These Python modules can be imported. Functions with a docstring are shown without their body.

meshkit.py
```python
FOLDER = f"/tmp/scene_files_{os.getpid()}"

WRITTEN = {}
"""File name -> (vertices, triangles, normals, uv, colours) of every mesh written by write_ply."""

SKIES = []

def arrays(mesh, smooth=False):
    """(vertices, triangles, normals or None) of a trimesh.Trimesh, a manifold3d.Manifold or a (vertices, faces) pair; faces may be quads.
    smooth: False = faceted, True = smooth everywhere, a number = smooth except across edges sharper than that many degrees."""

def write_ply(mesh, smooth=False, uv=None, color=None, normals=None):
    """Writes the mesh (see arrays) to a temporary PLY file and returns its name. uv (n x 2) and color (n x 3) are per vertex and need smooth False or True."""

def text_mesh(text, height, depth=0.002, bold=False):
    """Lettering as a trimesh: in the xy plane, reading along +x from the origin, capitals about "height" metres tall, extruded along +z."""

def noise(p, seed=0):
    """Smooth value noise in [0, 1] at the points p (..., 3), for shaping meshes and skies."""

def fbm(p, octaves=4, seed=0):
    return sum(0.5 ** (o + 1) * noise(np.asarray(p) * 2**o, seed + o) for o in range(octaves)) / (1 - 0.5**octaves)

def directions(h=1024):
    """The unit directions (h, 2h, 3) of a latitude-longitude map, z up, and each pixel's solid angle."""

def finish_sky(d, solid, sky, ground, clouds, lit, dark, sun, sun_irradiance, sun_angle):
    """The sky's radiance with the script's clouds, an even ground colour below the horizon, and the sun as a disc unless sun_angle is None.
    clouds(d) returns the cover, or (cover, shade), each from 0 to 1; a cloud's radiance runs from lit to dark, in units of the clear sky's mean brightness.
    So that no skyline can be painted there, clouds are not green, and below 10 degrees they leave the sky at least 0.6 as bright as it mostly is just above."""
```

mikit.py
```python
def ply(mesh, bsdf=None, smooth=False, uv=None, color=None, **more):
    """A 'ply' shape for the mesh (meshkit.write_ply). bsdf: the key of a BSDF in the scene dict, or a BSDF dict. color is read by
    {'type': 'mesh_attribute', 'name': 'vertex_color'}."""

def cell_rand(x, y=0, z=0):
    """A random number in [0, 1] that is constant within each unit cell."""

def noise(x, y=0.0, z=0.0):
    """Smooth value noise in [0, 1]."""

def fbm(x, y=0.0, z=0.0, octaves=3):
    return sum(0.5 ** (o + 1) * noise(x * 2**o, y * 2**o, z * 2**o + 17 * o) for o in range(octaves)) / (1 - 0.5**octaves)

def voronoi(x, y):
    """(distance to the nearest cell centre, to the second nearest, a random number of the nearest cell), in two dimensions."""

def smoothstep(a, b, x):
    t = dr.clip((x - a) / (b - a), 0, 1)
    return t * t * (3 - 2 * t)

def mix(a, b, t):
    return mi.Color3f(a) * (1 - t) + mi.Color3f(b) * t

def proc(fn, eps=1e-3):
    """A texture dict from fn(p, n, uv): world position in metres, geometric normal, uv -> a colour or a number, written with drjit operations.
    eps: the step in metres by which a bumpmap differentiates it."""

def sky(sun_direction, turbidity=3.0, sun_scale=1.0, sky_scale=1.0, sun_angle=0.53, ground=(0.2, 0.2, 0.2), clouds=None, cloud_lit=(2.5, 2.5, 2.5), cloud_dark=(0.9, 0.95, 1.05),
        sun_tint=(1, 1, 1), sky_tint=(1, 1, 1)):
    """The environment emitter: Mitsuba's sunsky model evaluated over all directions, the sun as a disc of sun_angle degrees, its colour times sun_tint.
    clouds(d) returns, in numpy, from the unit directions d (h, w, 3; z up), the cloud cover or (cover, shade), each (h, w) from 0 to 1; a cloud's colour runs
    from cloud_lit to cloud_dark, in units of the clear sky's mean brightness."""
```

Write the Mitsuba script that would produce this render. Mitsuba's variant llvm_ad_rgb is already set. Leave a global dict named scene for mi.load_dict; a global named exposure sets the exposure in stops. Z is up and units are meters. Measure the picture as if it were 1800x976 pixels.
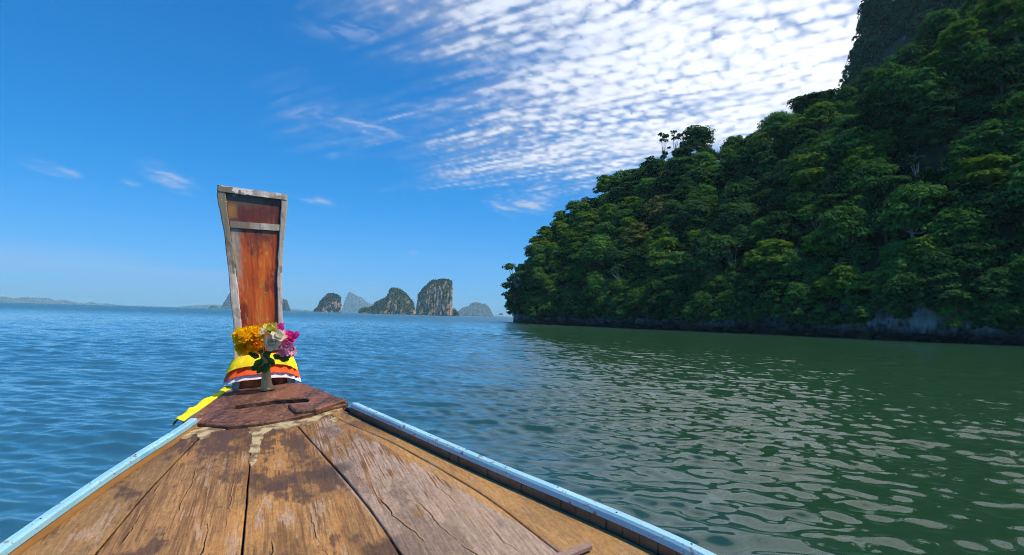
import math, numpy as np, trimesh, mitsuba as mi, drjit as dr, mikit, meshkit
from mikit import noise as N, fbm as FB, smoothstep as SS, mix as MX
from shapely.geometry import Polygon
T = mi.ScalarTransform4f
scene, labels = {}, {}
RS = np.random.RandomState

# ------------------------------------------------------------------ camera, sky, exposure
CAM = np.array([0, 0, 1.9])
PITCH, ROLL = math.radians(4.05), math.atan(26 / 870)
FWD = np.array([0, math.cos(PITCH), math.sin(PITCH)])
R0 = np.array([1.0, 0, 0]); U0 = np.cross(R0, FWD)
CUP = -R0 * math.sin(ROLL) + U0 * math.cos(ROLL)
scene['camera'] = dict(type='perspective', fov=85.0, fov_axis='x', near_clip=0.05, far_clip=30000.0,
                       to_world=T().look_at(origin=CAM.tolist(), target=(CAM + FWD).tolist(), up=CUP.tolist()),
                       medium={'type': 'ref', 'id': 'haze_medium'})
exposure = 1.55
SUN_AZ, SUN_EL = math.radians(104), math.radians(62)
SUN = (math.sin(SUN_AZ) * math.cos(SUN_EL), math.cos(SUN_AZ) * math.cos(SUN_EL), math.sin(SUN_EL))


def sstep(a, b, x):
    t = np.clip((x - a) / (b - a), 0, 1)
    return t * t * (3 - 2 * t)


def poly_sd(px, py, poly):
    """signed distance to a polygon, positive inside"""
    poly = np.asarray(poly, float)
    best = np.full(px.shape, 1e9); ins = np.zeros(px.shape, bool)
    for a, b in zip(poly, np.roll(poly, -1, 0)):
        e = b - a; wx, wy = px - a[0], py - a[1]
        t = np.clip((wx * e[0] + wy * e[1]) / (e @ e), 0, 1)
        best = np.minimum(best, (wx - t * e[0]) ** 2 + (wy - t * e[1]) ** 2)
        c = (a[1] > py) != (b[1] > py)
        with np.errstate(divide='ignore', invalid='ignore'):
            ins ^= c & (px < (b[0] - a[0]) * (py - a[1]) / (b[1] - a[1] + 1e-12) + a[0])
    return np.where(ins, 1, -1) * np.sqrt(best)


SHEET = [(-22, 18.2), (-17, 17.2), (-12, 16.1), (-5, 14.0), (3, 13.0), (12, 12.8), (40, 11), (75, 14), (110, 30), (120, 62), (40, 66),
         (-8, 48), (-16, 38), (-21, 31), (-19.5, 27.5), (-15.5, 24.9), (-9, 23.4), (-4.5, 22.3), (-7, 20.9), (-12, 19.6), (-17, 19.0)]


def worley(x, y, seed=0):
    """distance to the nearest of one jittered point per cell"""
    ix, iy = np.floor(x), np.floor(y); best = np.full(x.shape, 9.0)
    for a in (-1, 0, 1):
        for b in (-1, 0, 1):
            c = np.stack([ix + a + .5, iy + b + .5, 0 * ix + seed], -1)
            jx = .5 + .62 * (meshkit.noise(c * 7.31, 3) - .5); jy = .5 + .5 * (meshkit.noise(c * 5.17, 4) - .5)
            rr = .75 + .5 * meshkit.noise(c * 3.77, 5)
            best = np.minimum(best, np.hypot(ix + a + jx - x, iy + b + jy - y) / rr)
    return best


def clouds(d):
    az = np.degrees(np.arctan2(d[..., 0], d[..., 1])); el = np.degrees(np.arcsin(d[..., 2]))
    q = d[..., :2] / (d[..., 2:] + 0.06)
    e1, e2 = 0.85 * q[..., 0] - 0.53 * q[..., 1], 0.53 * q[..., 0] + 0.85 * q[..., 1]
    z = np.zeros_like(e1)
    P = lambda a, b, s=0.0: np.stack([e1 * a, e2 * b, z + s], -1)
    nz = meshkit.noise
    # thin altocumulus sheet: small rounded cells lined up in rows, feathered along its open edge
    low = meshkit.fbm(P(1.6, 4.0), 3, 3)
    feather = meshkit.fbm(P(3.0, 26), 3, 8)
    sd = poly_sd(az, el, SHEET) + (low - 0.5) * 6 + (feather - 0.5) * 6
    inside = np.clip(sd / 15, 0, 1)
    w1 = (nz(P(3, 3), 5) - .5) * .10; w2 = (nz(P(3, 3), 7) - .5) * .10
    f1 = (nz(P(38, 48), 6) - .5) * .022; f2 = (nz(P(38, 48), 9) - .5) * .022
    u, v = e1 + w1 + f1, e2 + w2 + f2
    F = 14.5
    d1 = worley(u * F * .68 + .5 * np.floor(v * F), v * F, 1); d2 = worley(u * F * 1.7, v * F * 2.1, 2)
    cell = np.clip(1.05 - d1 * 1.05, 0, 1) + .22 * (np.clip(1 - d2, 0, 1) - .4)
    puff = .45 * meshkit.fbm(P(26, 34), 2, 53) + .55 * meshkit.fbm(P(4.5, 40), 3, 57)
    amt = (0.45 + 0.55 * sstep(.25, .6, nz(P(2.2, 5), 61))) * (.25 + .75 * sstep(.10, .42, inside))
    tex = puff * (1 - .75 * amt) + cell * .75 * amt
    band = meshkit.fbm(P(0.9, 5.5, 7.0), 3, 21)
    dens = tex + 0.22 * inside + 0.42 * (band - 0.5)
    cover = sstep(-3.0, 4.0, sd) * (0.30 * sstep(.10, .42, dens) + 0.70 * sstep(0.36, 0.80, dens)) * (.55 + .45 * sstep(0, .3, inside))
    gap = np.exp(-((el - (24.6 + 0.19 * (az + 3))) / 0.9) ** 2) * np.exp(-((az + 1) / 7.0) ** 2)
    cover = cover * (1 - 0.6 * gap)
    # thin wisps in the blue part
    streak = sstep(0.40, 0.70, meshkit.fbm(np.stack([az * 0.7 + el * 0.5, el * 4.2 + az * 0.5, z], -1), 4, 31))
    wisp = 0
    for a, e, sa, se, k, sl in ((-39.6, 10.4, 1.6, 0.42, .8, -0.14), (-32, 11.1, 1.7, 0.75, .8, -0.3), (-34.9, 10.3, .8, .16, .6, -0.1), (-19.3, 10.5, 1.5, 0.36, .8, -0.14),
                                (1.6, 11.6, 2.6, 0.9, 1.0, 0.1), (-15.8, 18.0, 3.6, .55, .9, -.10), (-1.5, 11.4, .8, .5, .7, -0.3), (-27, 9.6, .6, .16, .6, 0), (-17.5, 26.3, 3.5, .8, 0.35, 0.1), (-10, 6.2, 2, .2, .4, 0)):
        x = az - a; y = el - e - sl * x
        wisp = wisp + k * np.exp(-(x / sa) ** 2 - (y / se) ** 2)
    wisp = np.clip(wisp, 0, 1) * (0.2 + 0.8 * streak)
    for a0, e0, a1, e1_, k in ((-40, 7.6, -31, 6.0, 0.16), (-22.5, 4.9, -15, 4.6, 0.30)):
        t = np.clip((az - a0) / (a1 - a0), 0, 1); inr = (az > a0) & (az < a1)
        wisp = np.maximum(wisp, inr * k * np.exp(-((el - (e0 + (e1_ - e0) * t)) / 0.16) ** 2) * np.sin(np.pi * t))
    haze = 0.30 * np.exp(-(el / 7.0) ** 2) + 0.16 * np.exp(-((el - 3.4) / 1.5) ** 2) * sstep(0.35, 0.7, meshkit.fbm(np.stack([az * 0.05, el * 0.5, z], -1), 3, 41))
    cover_ = np.maximum(np.maximum(cover, wisp), haze)
    bright = sstep(-16, 26, az)
    thick = sstep(.40, .95, dens)
    sheet = np.clip(1.02 - 0.26 * bright - 0.30 * thick + 0.12 * (1 - thick), 0, 1)
    sheet = np.where(el > 31, np.clip(sheet - .5 * sstep(31, 38, el) * sstep(0, 25, az), 0, 1), sheet)  # sheet above the view made brighter, to whiten its reflections in the water
    shade = np.where(cover >= np.maximum(wisp, haze), sheet, 0.88)
    return 0.97 * cover_, shade


scene['sky'] = mikit.sky(SUN, turbidity=3, sky_tint=(0.15, 1.02, 1.58), sun_tint=(1.12, 1.0, 0.82), clouds=clouds, cloud_lit=(6.0, 6.0, 6.05), cloud_dark=(1.15, 1.5, 2.2),
                         ground=(0.05, 0.09, 0.11))

# ------------------------------------------------------------------ air
scene['haze_medium'] = {'type': 'homogeneous', 'albedo': {'type': 'rgb', 'value': [0.48, 0.83, 1.0]}, 'sigma_t': 1.05e-4}
HZ0, HZ1, HZR = -3.0, 215.0, 9600.0
scene['haze'] = {'type': 'cube', 'to_world': T().translate([0, 0, (HZ0 + HZ1) / 2]).scale([HZR, HZR, (HZ1 - HZ0) / 2]), 'bsdf': {'type': 'null'},
                 'interior': {'type': 'ref', 'id': 'haze_medium'}}
labels['haze'] = {'label': 'thin blue sea haze filling the air', 'category': 'haze', 'kind': 'stuff'}


# ------------------------------------------------------------------ helpers
def rgb(*c):
    return {'type': 'rgb', 'value': list(c)}


def pr(col, rough=0.6, **k):
    return {'type': 'twosided', 'bsdf': {'type': 'principled', 'base_color': rgb(*col) if isinstance(col, tuple) else col, 'roughness': rough, 'specular': 0.4, **k}}


def tm(v, f):
    f = np.asarray(f, int)
    if f.shape[1] == 4:
        f = np.vstack([f[:, [0, 1, 2]], f[:, [0, 2, 3]]])
    return trimesh.Trimesh(np.asarray(v, float), f, process=False)


def cat(ms):
    v, f, o = [], [], 0
    for m in ms:
        v.append(np.asarray(m.vertices)); f.append(np.asarray(m.faces) + o); o += len(v[-1])
    return trimesh.Trimesh(np.vstack(v), np.vstack(f), process=False)


def grid_faces(n, m, wrap=False):
    i, j = np.meshgrid(np.arange(n - 1), np.arange(m if wrap else m - 1), indexing='ij')
    a = i * m + j; b = i * m + (j + 1) % m
    return np.stack([a, b, b + m, a + m], -1).reshape(-1, 4)


def loft(S, caps=True):
    S = np.asarray(S, float); n, m = S.shape[:2]
    f = grid_faces(n, m, True); f = np.vstack([f[:, [0, 1, 2]], f[:, [0, 2, 3]]])
    v = S.reshape(-1, 3)
    if caps:
        k = len(v); v = np.vstack([v, S[0].mean(0), S[-1].mean(0)])
        j = np.arange(m); j2 = (j + 1) % m
        f = np.vstack([f, np.stack([j2, j, j * 0 + k], 1), np.stack([(n - 1) * m + j, (n - 1) * m + j2, j * 0 + k + 1], 1)])
    return tm(v, f)


def tube(p, r, sides=6, cap=True):
    p = np.asarray(p, float); r = np.broadcast_to(r, (len(p),))
    t = np.gradient(p, axis=0); t /= np.linalg.norm(t, axis=1, keepdims=True) + 1e-12
    a = np.cross(t, np.where(np.abs(t[:, 2:]) < 0.9, [0, 0, 1.0], [1.0, 0, 0])); a /= np.linalg.norm(a, axis=1, keepdims=True)
    b = np.cross(t, a); g = np.arange(sides) * 2 * np.pi / sides
    return loft(p[:, None] + r[:, None, None] * (np.cos(g)[None, :, None] * a[:, None] + np.sin(g)[None, :, None] * b[:, None]), cap)


def box(x0, x1, y0, y1, z0, z1, bev=0.003):
    def ring(y, k):
        b = bev
        xs = [x0 + k, x1 - k]; zs = [z0 + k, z1 - k]
        return [(xs[0] + b, y, zs[0]), (xs[1] - b, y, zs[0]), (xs[1], y, zs[0] + b), (xs[1], y, zs[1] - b), (xs[1] - b, y, zs[1]), (xs[0] + b, y, zs[1]), (xs[0], y, zs[1] - b), (xs[0], y, zs[0] + b)]
    return loft([ring(y0, bev), ring(y0 + bev, 0), ring(y1 - bev, 0), ring(y1, bev)])


def resample(pts, step, closed=True):
    p = np.asarray(pts, float)
    if closed:
        p = np.vstack([p, p[:1]])
    L = np.r_[0, np.cumsum(np.linalg.norm(np.diff(p, axis=0), axis=1))]
    n = max(3, int(round(L[-1] / step)))
    s = np.linspace(0, L[-1], n + 1)
    s = np.unique(np.r_[s, L]) if step > 0.004 else s
    s = s[np.r_[True, np.diff(s) > step * 0.2]]
    o = np.stack([np.interp(s, L, p[:, k]) for k in range(p.shape[1])], 1)
    return o[:-1] if closed else o


def slab(outer, z1, thick, bevel=0.004, holes=(), step=0.02, jitter=0.0, seed=0):
    """flat board of any outline with a small chamfer round its top edge; returns mesh in (x, y, z)"""
    rings = []
    for k, ring in enumerate([outer, *holes]):
        r = resample(ring, step)
        area = 0.5 * np.sum(r[:, 0] * np.roll(r[:, 1], -1) - np.roll(r[:, 0], -1) * r[:, 1])
        if (area > 0) != (k == 0):
            r = r[::-1]
        if jitter:
            r = r + (meshkit.fbm(np.c_[r * 28, np.zeros(len(r)) + seed], 3, 4)[:, None] - 0.5) * 2 * jitter
        e = np.roll(r, -1, 0) - np.roll(r, 1, 0); nrm = np.stack([-e[:, 1], e[:, 0]], 1); nrm /= np.linalg.norm(nrm, axis=1, keepdims=True) + 1e-12
        rings.append((r, r + nrm * bevel))
    poly = Polygon(rings[0][1], [h[1] for h in rings[1:]])
    tv, tf = trimesh.creation.triangulate_polygon(poly, engine='earcut')
    base = np.vstack([x[1] for x in rings])
    from scipy.spatial import cKDTree
    idx = cKDTree(base).query(tv)[1]; tf = idx[np.asarray(tf)]
    out = np.vstack([x[0] for x in rings]); n = len(base)
    V = np.vstack([np.c_[base, np.full(n, z1)], np.c_[out, np.full(n, z1 - bevel)], np.c_[out, np.full(n, z1 - thick)]])
    a = base[tf]; flip = np.cross(a[:, 1] - a[:, 0], a[:, 2] - a[:, 0]) < 0
    tf[flip] = tf[flip][:, ::-1]
    F = [tf, tf[:, ::-1] + 2 * n]; o = 0
    for r, _ in rings:
        j = np.arange(len(r)) + o; j2 = np.roll(j, -1)
        for lv in (0, 1):
            A, B = j + lv * n, j2 + lv * n
            F += [np.stack([A, A + n, B + n], 1), np.stack([A, B + n, B], 1)]
        o += len(r)
    return tm(V, np.vstack(F))


# boat frame: x across, y towards the bow, z up from the deck
BYAW, BROLL, BPIT, BH = math.radians(-23.72), math.radians(5.87), math.radians(5.0), 0.75
BA = np.array([math.sin(BYAW) * math.cos(BPIT), math.cos(BYAW) * math.cos(BPIT), math.sin(BPIT)])
_r = np.array([math.cos(BYAW), -math.sin(BYAW), 0]); _u = np.cross(_r, BA)
BR = _r * math.cos(BROLL) + _u * math.sin(BROLL); BU = np.cross(BR, BA)
BM = np.eye(4); BM[:3, 0], BM[:3, 1], BM[:3, 2], BM[:3, 3] = BR, BA, BU, CAM - BH * BU
BT = mi.ScalarTransform4f(BM.tolist())


def boat(key, mesh, mat, smooth=30, uv=None):
    scene[key] = mikit.ply(mesh, mat, smooth=smooth if uv is None else (False if smooth is False else True), uv=uv, to_world=BT)
    return key


def num(base, i):
    return base if i == 0 else f'{base}_{i:03d}'


# ------------------------------------------------------------------ water
def water_mesh():
    rng = RS(5)
    w = lambda r: 9.0 / r ** 2 + 7.2 / r
    rr = np.exp(np.linspace(math.log(2.6), math.log(170), 6000)); c = np.r_[0, np.cumsum(0.5 * (w(rr[1:]) + w(rr[:-1])) * np.diff(rr))]
    near = np.interp(np.linspace(0, c[-1], 820), c, rr); near = np.r_[.8, 1.6, 2.1, near]
    far = np.exp(np.linspace(math.log(170), math.log(9000), 56))[1:]
    r = np.r_[near, far]; step = np.gradient(r)
    az = np.radians(np.r_[np.linspace(-50, 50, 680), np.linspace(50, 310, 120)[1:-1]])
    X = r[:, None] * np.sin(az); Y = r[:, None] * np.cos(az)
    lee = sstep(0.0, 7.0, X) * (1 - sstep(150, 260, Y))
    gust = 0.6 + 0.8 * meshkit.fbm(np.stack([X * 0.09, Y * 0.09, X * 0], -1), 3, 3)
    H = np.zeros_like(X); GX = np.zeros_like(X); GY = np.zeros_like(X); DX = np.zeros_like(X); DY = np.zeros_like(X)
    n = 64
    lam = 0.17 * (4.5 / 0.17) ** ((np.arange(n) + rng.rand(n)) / n)
    for L in lam:
        th = math.radians(191) + rng.normal() * (0.55 if L < .35 else (0.36 if L < 1.2 else 0.28))
        k = 2 * np.pi / L; dx, dy = math.sin(th), math.cos(th)
        sl = 0.190 * math.sqrt(2.0 / n) * (1.55 if L < .30 else 1.70 if L < .7 else 0.80 if L < 1.5 else 0.42)
        calm = 1 - lee * (0.30 if L < .24 else 0.02 if L < .7 else .38)
        fade = np.exp(-(k * step * 0.28) ** 2)[:, None] * calm * (gust if L < 1.5 else 1.0)
        ph = k * (X * dx + Y * dy) + rng.rand() * 6.283 + 0.8 * np.sin(0.9 * (X * dy - Y * dx) / L ** .7 * .5 + rng.rand() * 6)
        a = sl / k
        cs, sn = np.cos(ph), np.sin(ph)
        H += a * fade * cs; GX += -sl * fade * sn * dx; GY += -sl * fade * sn * dy
        q = 0.8 * a * fade * sn
        DX -= q * dx; DY -= q * dy
    V = np.stack([X + DX, Y + DY, H], -1)
    nr = np.stack([-GX, -GY, np.ones_like(H)], -1); nr /= np.linalg.norm(nr, axis=-1, keepdims=True)
    f = grid_faces(len(r), len(az), True)[:, ::-1]
    v = V.reshape(-1, 3); v = np.vstack([v, [[0, 0, 0]]]); m = len(az); j = np.arange(m)
    tri = np.vstack([f[:, [0, 1, 2]], f[:, [0, 2, 3]], np.stack([(j + 1) % m, j, j * 0 + len(v) - 1], 1)])
    a = v[tri[0]]; 
    if np.cross(a[1] - a[0], a[2] - a[0])[2] < 0:
        tri = tri[:, ::-1]
    return v, tri, np.vstack([nr.reshape(-1, 3), [[0, 0, 1]]])


def water_rough(p, n, uv):
    # wind ripples too fine to model: smooth in the lee of the headland, ruffled out on the open bay
    open_ = SS(25, 260, p.y)
    return 0.05 + 0.36 * open_


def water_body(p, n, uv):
    # green body colour; reflected sky blue is painted in away from the headland
    no_sky_blue = SS(-2.5, 4.0, p.x + 4.0 * (FB(p.x * .15, p.y * .15, 0, 3) - .5)) * SS(260, 170, p.y)
    return MX((.022, .105, .190), (.011, .042, .024), no_sky_blue)


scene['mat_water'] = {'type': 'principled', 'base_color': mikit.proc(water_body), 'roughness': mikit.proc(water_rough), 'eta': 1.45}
_v, _f, _n = water_mesh()
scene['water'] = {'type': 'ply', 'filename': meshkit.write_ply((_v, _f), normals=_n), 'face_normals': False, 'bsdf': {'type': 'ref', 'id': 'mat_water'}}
labels['water'] = {'label': 'rippled sea water, blue in the open bay and green beside the headland', 'kind': 'structure'}

# ------------------------------------------------------------------ headland terrain
SHORE = np.array([(-2, 232), (-0.6, 222), (0.3, 205), (0.7, 182), (2.5, 171), (5.94, 163), (11.6, 143), (22.2, 123), (31.4, 113), (37.4, 110), (42.5, 108), (55, 104), (70, 112), (85, 135)])
RIDGE = np.array([(-2, 0.005), (-0.6, 0.012), (0.3, 0.03), (0.72, 0.05), (1.97, 0.118), (2.79, 0.16), (5.06, 0.215), (7.93, 0.255), (11.35, 0.290), (15.27, 0.310), (18.54, 0.318), (21.18, 0.322),
                  (24.72, 0.344), (27.15, 0.376), (29.94, 0.393), (33.45, 0.413), (35.92, 0.433), (37.51, 0.455), (39.04, 0.477), (43.28, 0.523), (50, 0.52), (60, 0.46), (72, 0.34), (85, 0.2)])
DEEP = np.array([(-2, 3), (-0.6, 4), (0.3, 5), (0.72, 7), (2, 15), (5, 28), (8, 38), (11, 46), (16, 52), (22, 56), (30, 60), (37, 66), (43, 72), (60, 70), (85, 50)])


def headland_height(az, t):
    """ground point for azimuth az (degrees) and t = 0 at the shore, 1 at the ridge"""
    d0 = np.interp(az, SHORE[:, 0], SHORE[:, 1]); dp = np.interp(az, DEEP[:, 0], DEEP[:, 1])
    a = np.radians(az)
    wob = (meshkit.fbm(np.stack([d0 * np.sin(a) * 0.045, d0 * np.cos(a) * 0.045, a * 0], -1), 3, 5) - 0.5) * 9 * sstep(0.5, 6, az)
    d = d0 + wob * np.clip(1 - t, 0, 1) + dp * t
    top = np.interp(az, RIDGE[:, 0], RIDGE[:, 1]) * (d0 + dp) + 1.9
    top = top - 7.5 * sstep(0.6, 6, az) - 1.0
    top = np.maximum(top, 1.5)
    tt = np.clip(t, 0, 1)
    z = top * tt ** 0.80
    spur = sstep(29, 35, az) * np.exp(-((t - 0.50 - 0.004 * (az - 36)) / 0.10) ** 2)
    dip = sstep(29, 35, az) * np.exp(-((t - 0.74) / 0.12) ** 2)
    z = z + 9.5 * spur - 5.0 * dip
    gul = np.exp(-((az - 20.0 - 4 * (t - .5)) / 1.3) ** 2) * np.sin(np.pi * np.clip(t, 0, 1))
    x, y = d * np.sin(a), d * np.cos(a)
    z = z - 5.5 * gul + (meshkit.fbm(np.stack([x * 0.06, y * 0.06, a * 0], -1), 3, 9) - 0.5) * 9 * np.clip(t * 3, 0, 1) * np.clip(top / 25, 0, 1)
    over = np.clip(t - 1, 0, 2)
    z = z - top * 0.9 * over ** 1.3
    return x, y, z


def headland_mesh():
    az = np.r_[np.linspace(0.25, 46, 420), np.linspace(46, 85, 60)[1:]]
    t = np.r_[np.linspace(0.0, 1, 110), np.linspace(1, 2.0, 26)[1:]]
    A, TT = np.meshgrid(az, t, indexing='ij')
    x, y, z = headland_height(A, TT)
    # the sea cliff below: undercut notch at the waterline, bulging rock lip above
    x0, y0, z0 = x[:, :1], y[:, :1], z[:, :1]
    u = np.stack([np.sin(np.radians(A[:, :1])), np.cos(np.radians(A[:, :1]))], -1)
    lift = 2.6 * sstep(0, 6, A[:, :1]) + 0.5 + 1.3 * sstep(30, 33, A[:, :1]) * sstep(41, 38, A[:, :1])
    lift = lift * (0.7 + 0.6 * meshkit.fbm(np.stack([x0 * .12, y0 * .12, x0 * 0], -1), 2, 6))
    prof = [(-3.0, 3.0), (-0.4, 2.6), (0.35, 2.2), (0.9, 0.9), (1.3, -0.3), (0.40, -0.9), (0.62, -0.8), (0.82, -0.3), (1.0, 0.15)]
    cx, cy, cz = [], [], []
    for k, (h, back) in enumerate(prof):
        hz = np.full_like(z0, h) if k < 5 else 1.3 + (lift - 1.3).clip(.3) * h
        cx.append(x0 + u[..., 0] * back); cy.append(y0 + u[..., 1] * back); cz.append(hz)
    f = lift * np.exp(-TT * 9)
    X = np.hstack(cx + [x]); Y = np.hstack(cy + [y]); Z = np.hstack(cz + [np.maximum(z + f, z)])
    P = np.stack([X, Y, Z], -1)
    rough = (meshkit.fbm(P * np.array([.35, .35, .55]), 4, 12) - 0.5)[..., None] * 3.4 + (meshkit.fbm(P * np.array([1.3, 1.3, .5]), 3, 15) - .5)[..., None] * 1.7
    rad = np.stack([X, Y, X * 0], -1) / np.hypot(X, Y)[..., None]
    lowm = (1 - sstep(5, 14, Z))[..., None]
    P = P - rad * rough * (0.35 + 0.65 * lowm)
    return tm(P.reshape(-1, 3), grid_faces(P.shape[0], P.shape[1]))


def rock_col(p, n, uv):
    a = FB(p.x * .35, p.y * .35, p.z * .6, 4); b = FB(p.x * 1.6, p.y * 1.6, p.z * 0.35, 3)
    c = MX((.022, .022, .022), (.11, .11, .11), SS(.35, .75, .5 * a + .5 * b))
    c = MX(c, (.26, .255, .25), SS(.40, .66, .35 * a + .25 * b + .40 * FB(p.x * 1.1, p.y * 1.1, p.z * .25 + 3, 3)) * SS(55, 60, p.x + 5 * (a - .5)) * SS(72, 67, p.x + 5 * (a - .5)) * SS(1.2, 2.4, p.z))
    c = MX(c, (.22, .15, .10), SS(.55, .75, FB(p.x * .2 + 7, p.y * .2, p.z * .25, 3)) * .6)
    c = MX(c, (.025, .026, .022), SS(1.3, .2, p.z))
    soil = MX((.012, .018, .008), (.03, .035, .015), a)
    return MX(c, soil, SS(4.2, 7.0, p.z + 5.0 * (a - .5)))


scene['mat_rock'] = pr(mikit.proc(rock_col), .85)
scene['hill'] = mikit.ply(headland_mesh(), 'mat_rock', smooth=50)
labels['hill'] = {'label': 'steep ground of the forested limestone headland with its bare undercut foot', 'kind': 'structure'}


def wall_col(p, n, uv):
    a = FB(p.x * .05, p.y * .05, p.z * .05, 4); b = FB(p.x * .3, p.y * .3, p.z * .08, 3)
    veg = MX((.014, .026, .012), (.035, .055, .02), b)
    rock = MX((.06, .06, .065), (.25, .25, .26), b)
    return MX(veg, rock, SS(.64, .74, a + .18 * (b - .5)))


scene['mat_wall'] = pr(mikit.proc(wall_col), .9)
TOWER_C, TOWER_R, TOWER_H = np.array([304.0, 302.0]), 118.0, 205.0


def tower_r(th, z):
    P = np.stack([np.cos(th) * 2.2, np.sin(th) * 2.2, z / 60], -1)
    return TOWER_R * (1.02 - 0.26 * (z / TOWER_H) ** 1.6) + (meshkit.fbm(P * 1.3, 4, 3) - .5) * 22


def tower_mesh():
    th, zz = np.meshgrid(np.linspace(0, 2 * np.pi, 260, endpoint=False), np.linspace(0, 1, 110), indexing='ij')
    z = TOWER_H * np.sin(zz * np.pi / 2) ** 0.9
    r = tower_r(th, z) * np.sqrt(np.clip(1 - zz ** 7, 0, 1))
    P = np.stack([TOWER_C[0] + r * np.cos(th), TOWER_C[1] + r * np.sin(th), z - 2], -1)
    f = grid_faces(P.shape[1], P.shape[0], True)
    return tm(P.transpose(1, 0, 2).reshape(-1, 3), f)


scene['hill_001'] = mikit.ply(tower_mesh(), 'mat_wall', smooth=60)
labels['hill_001'] = {'label': 'dark sheer limestone cliff rising behind the forested slope', 'kind': 'structure'}

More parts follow.
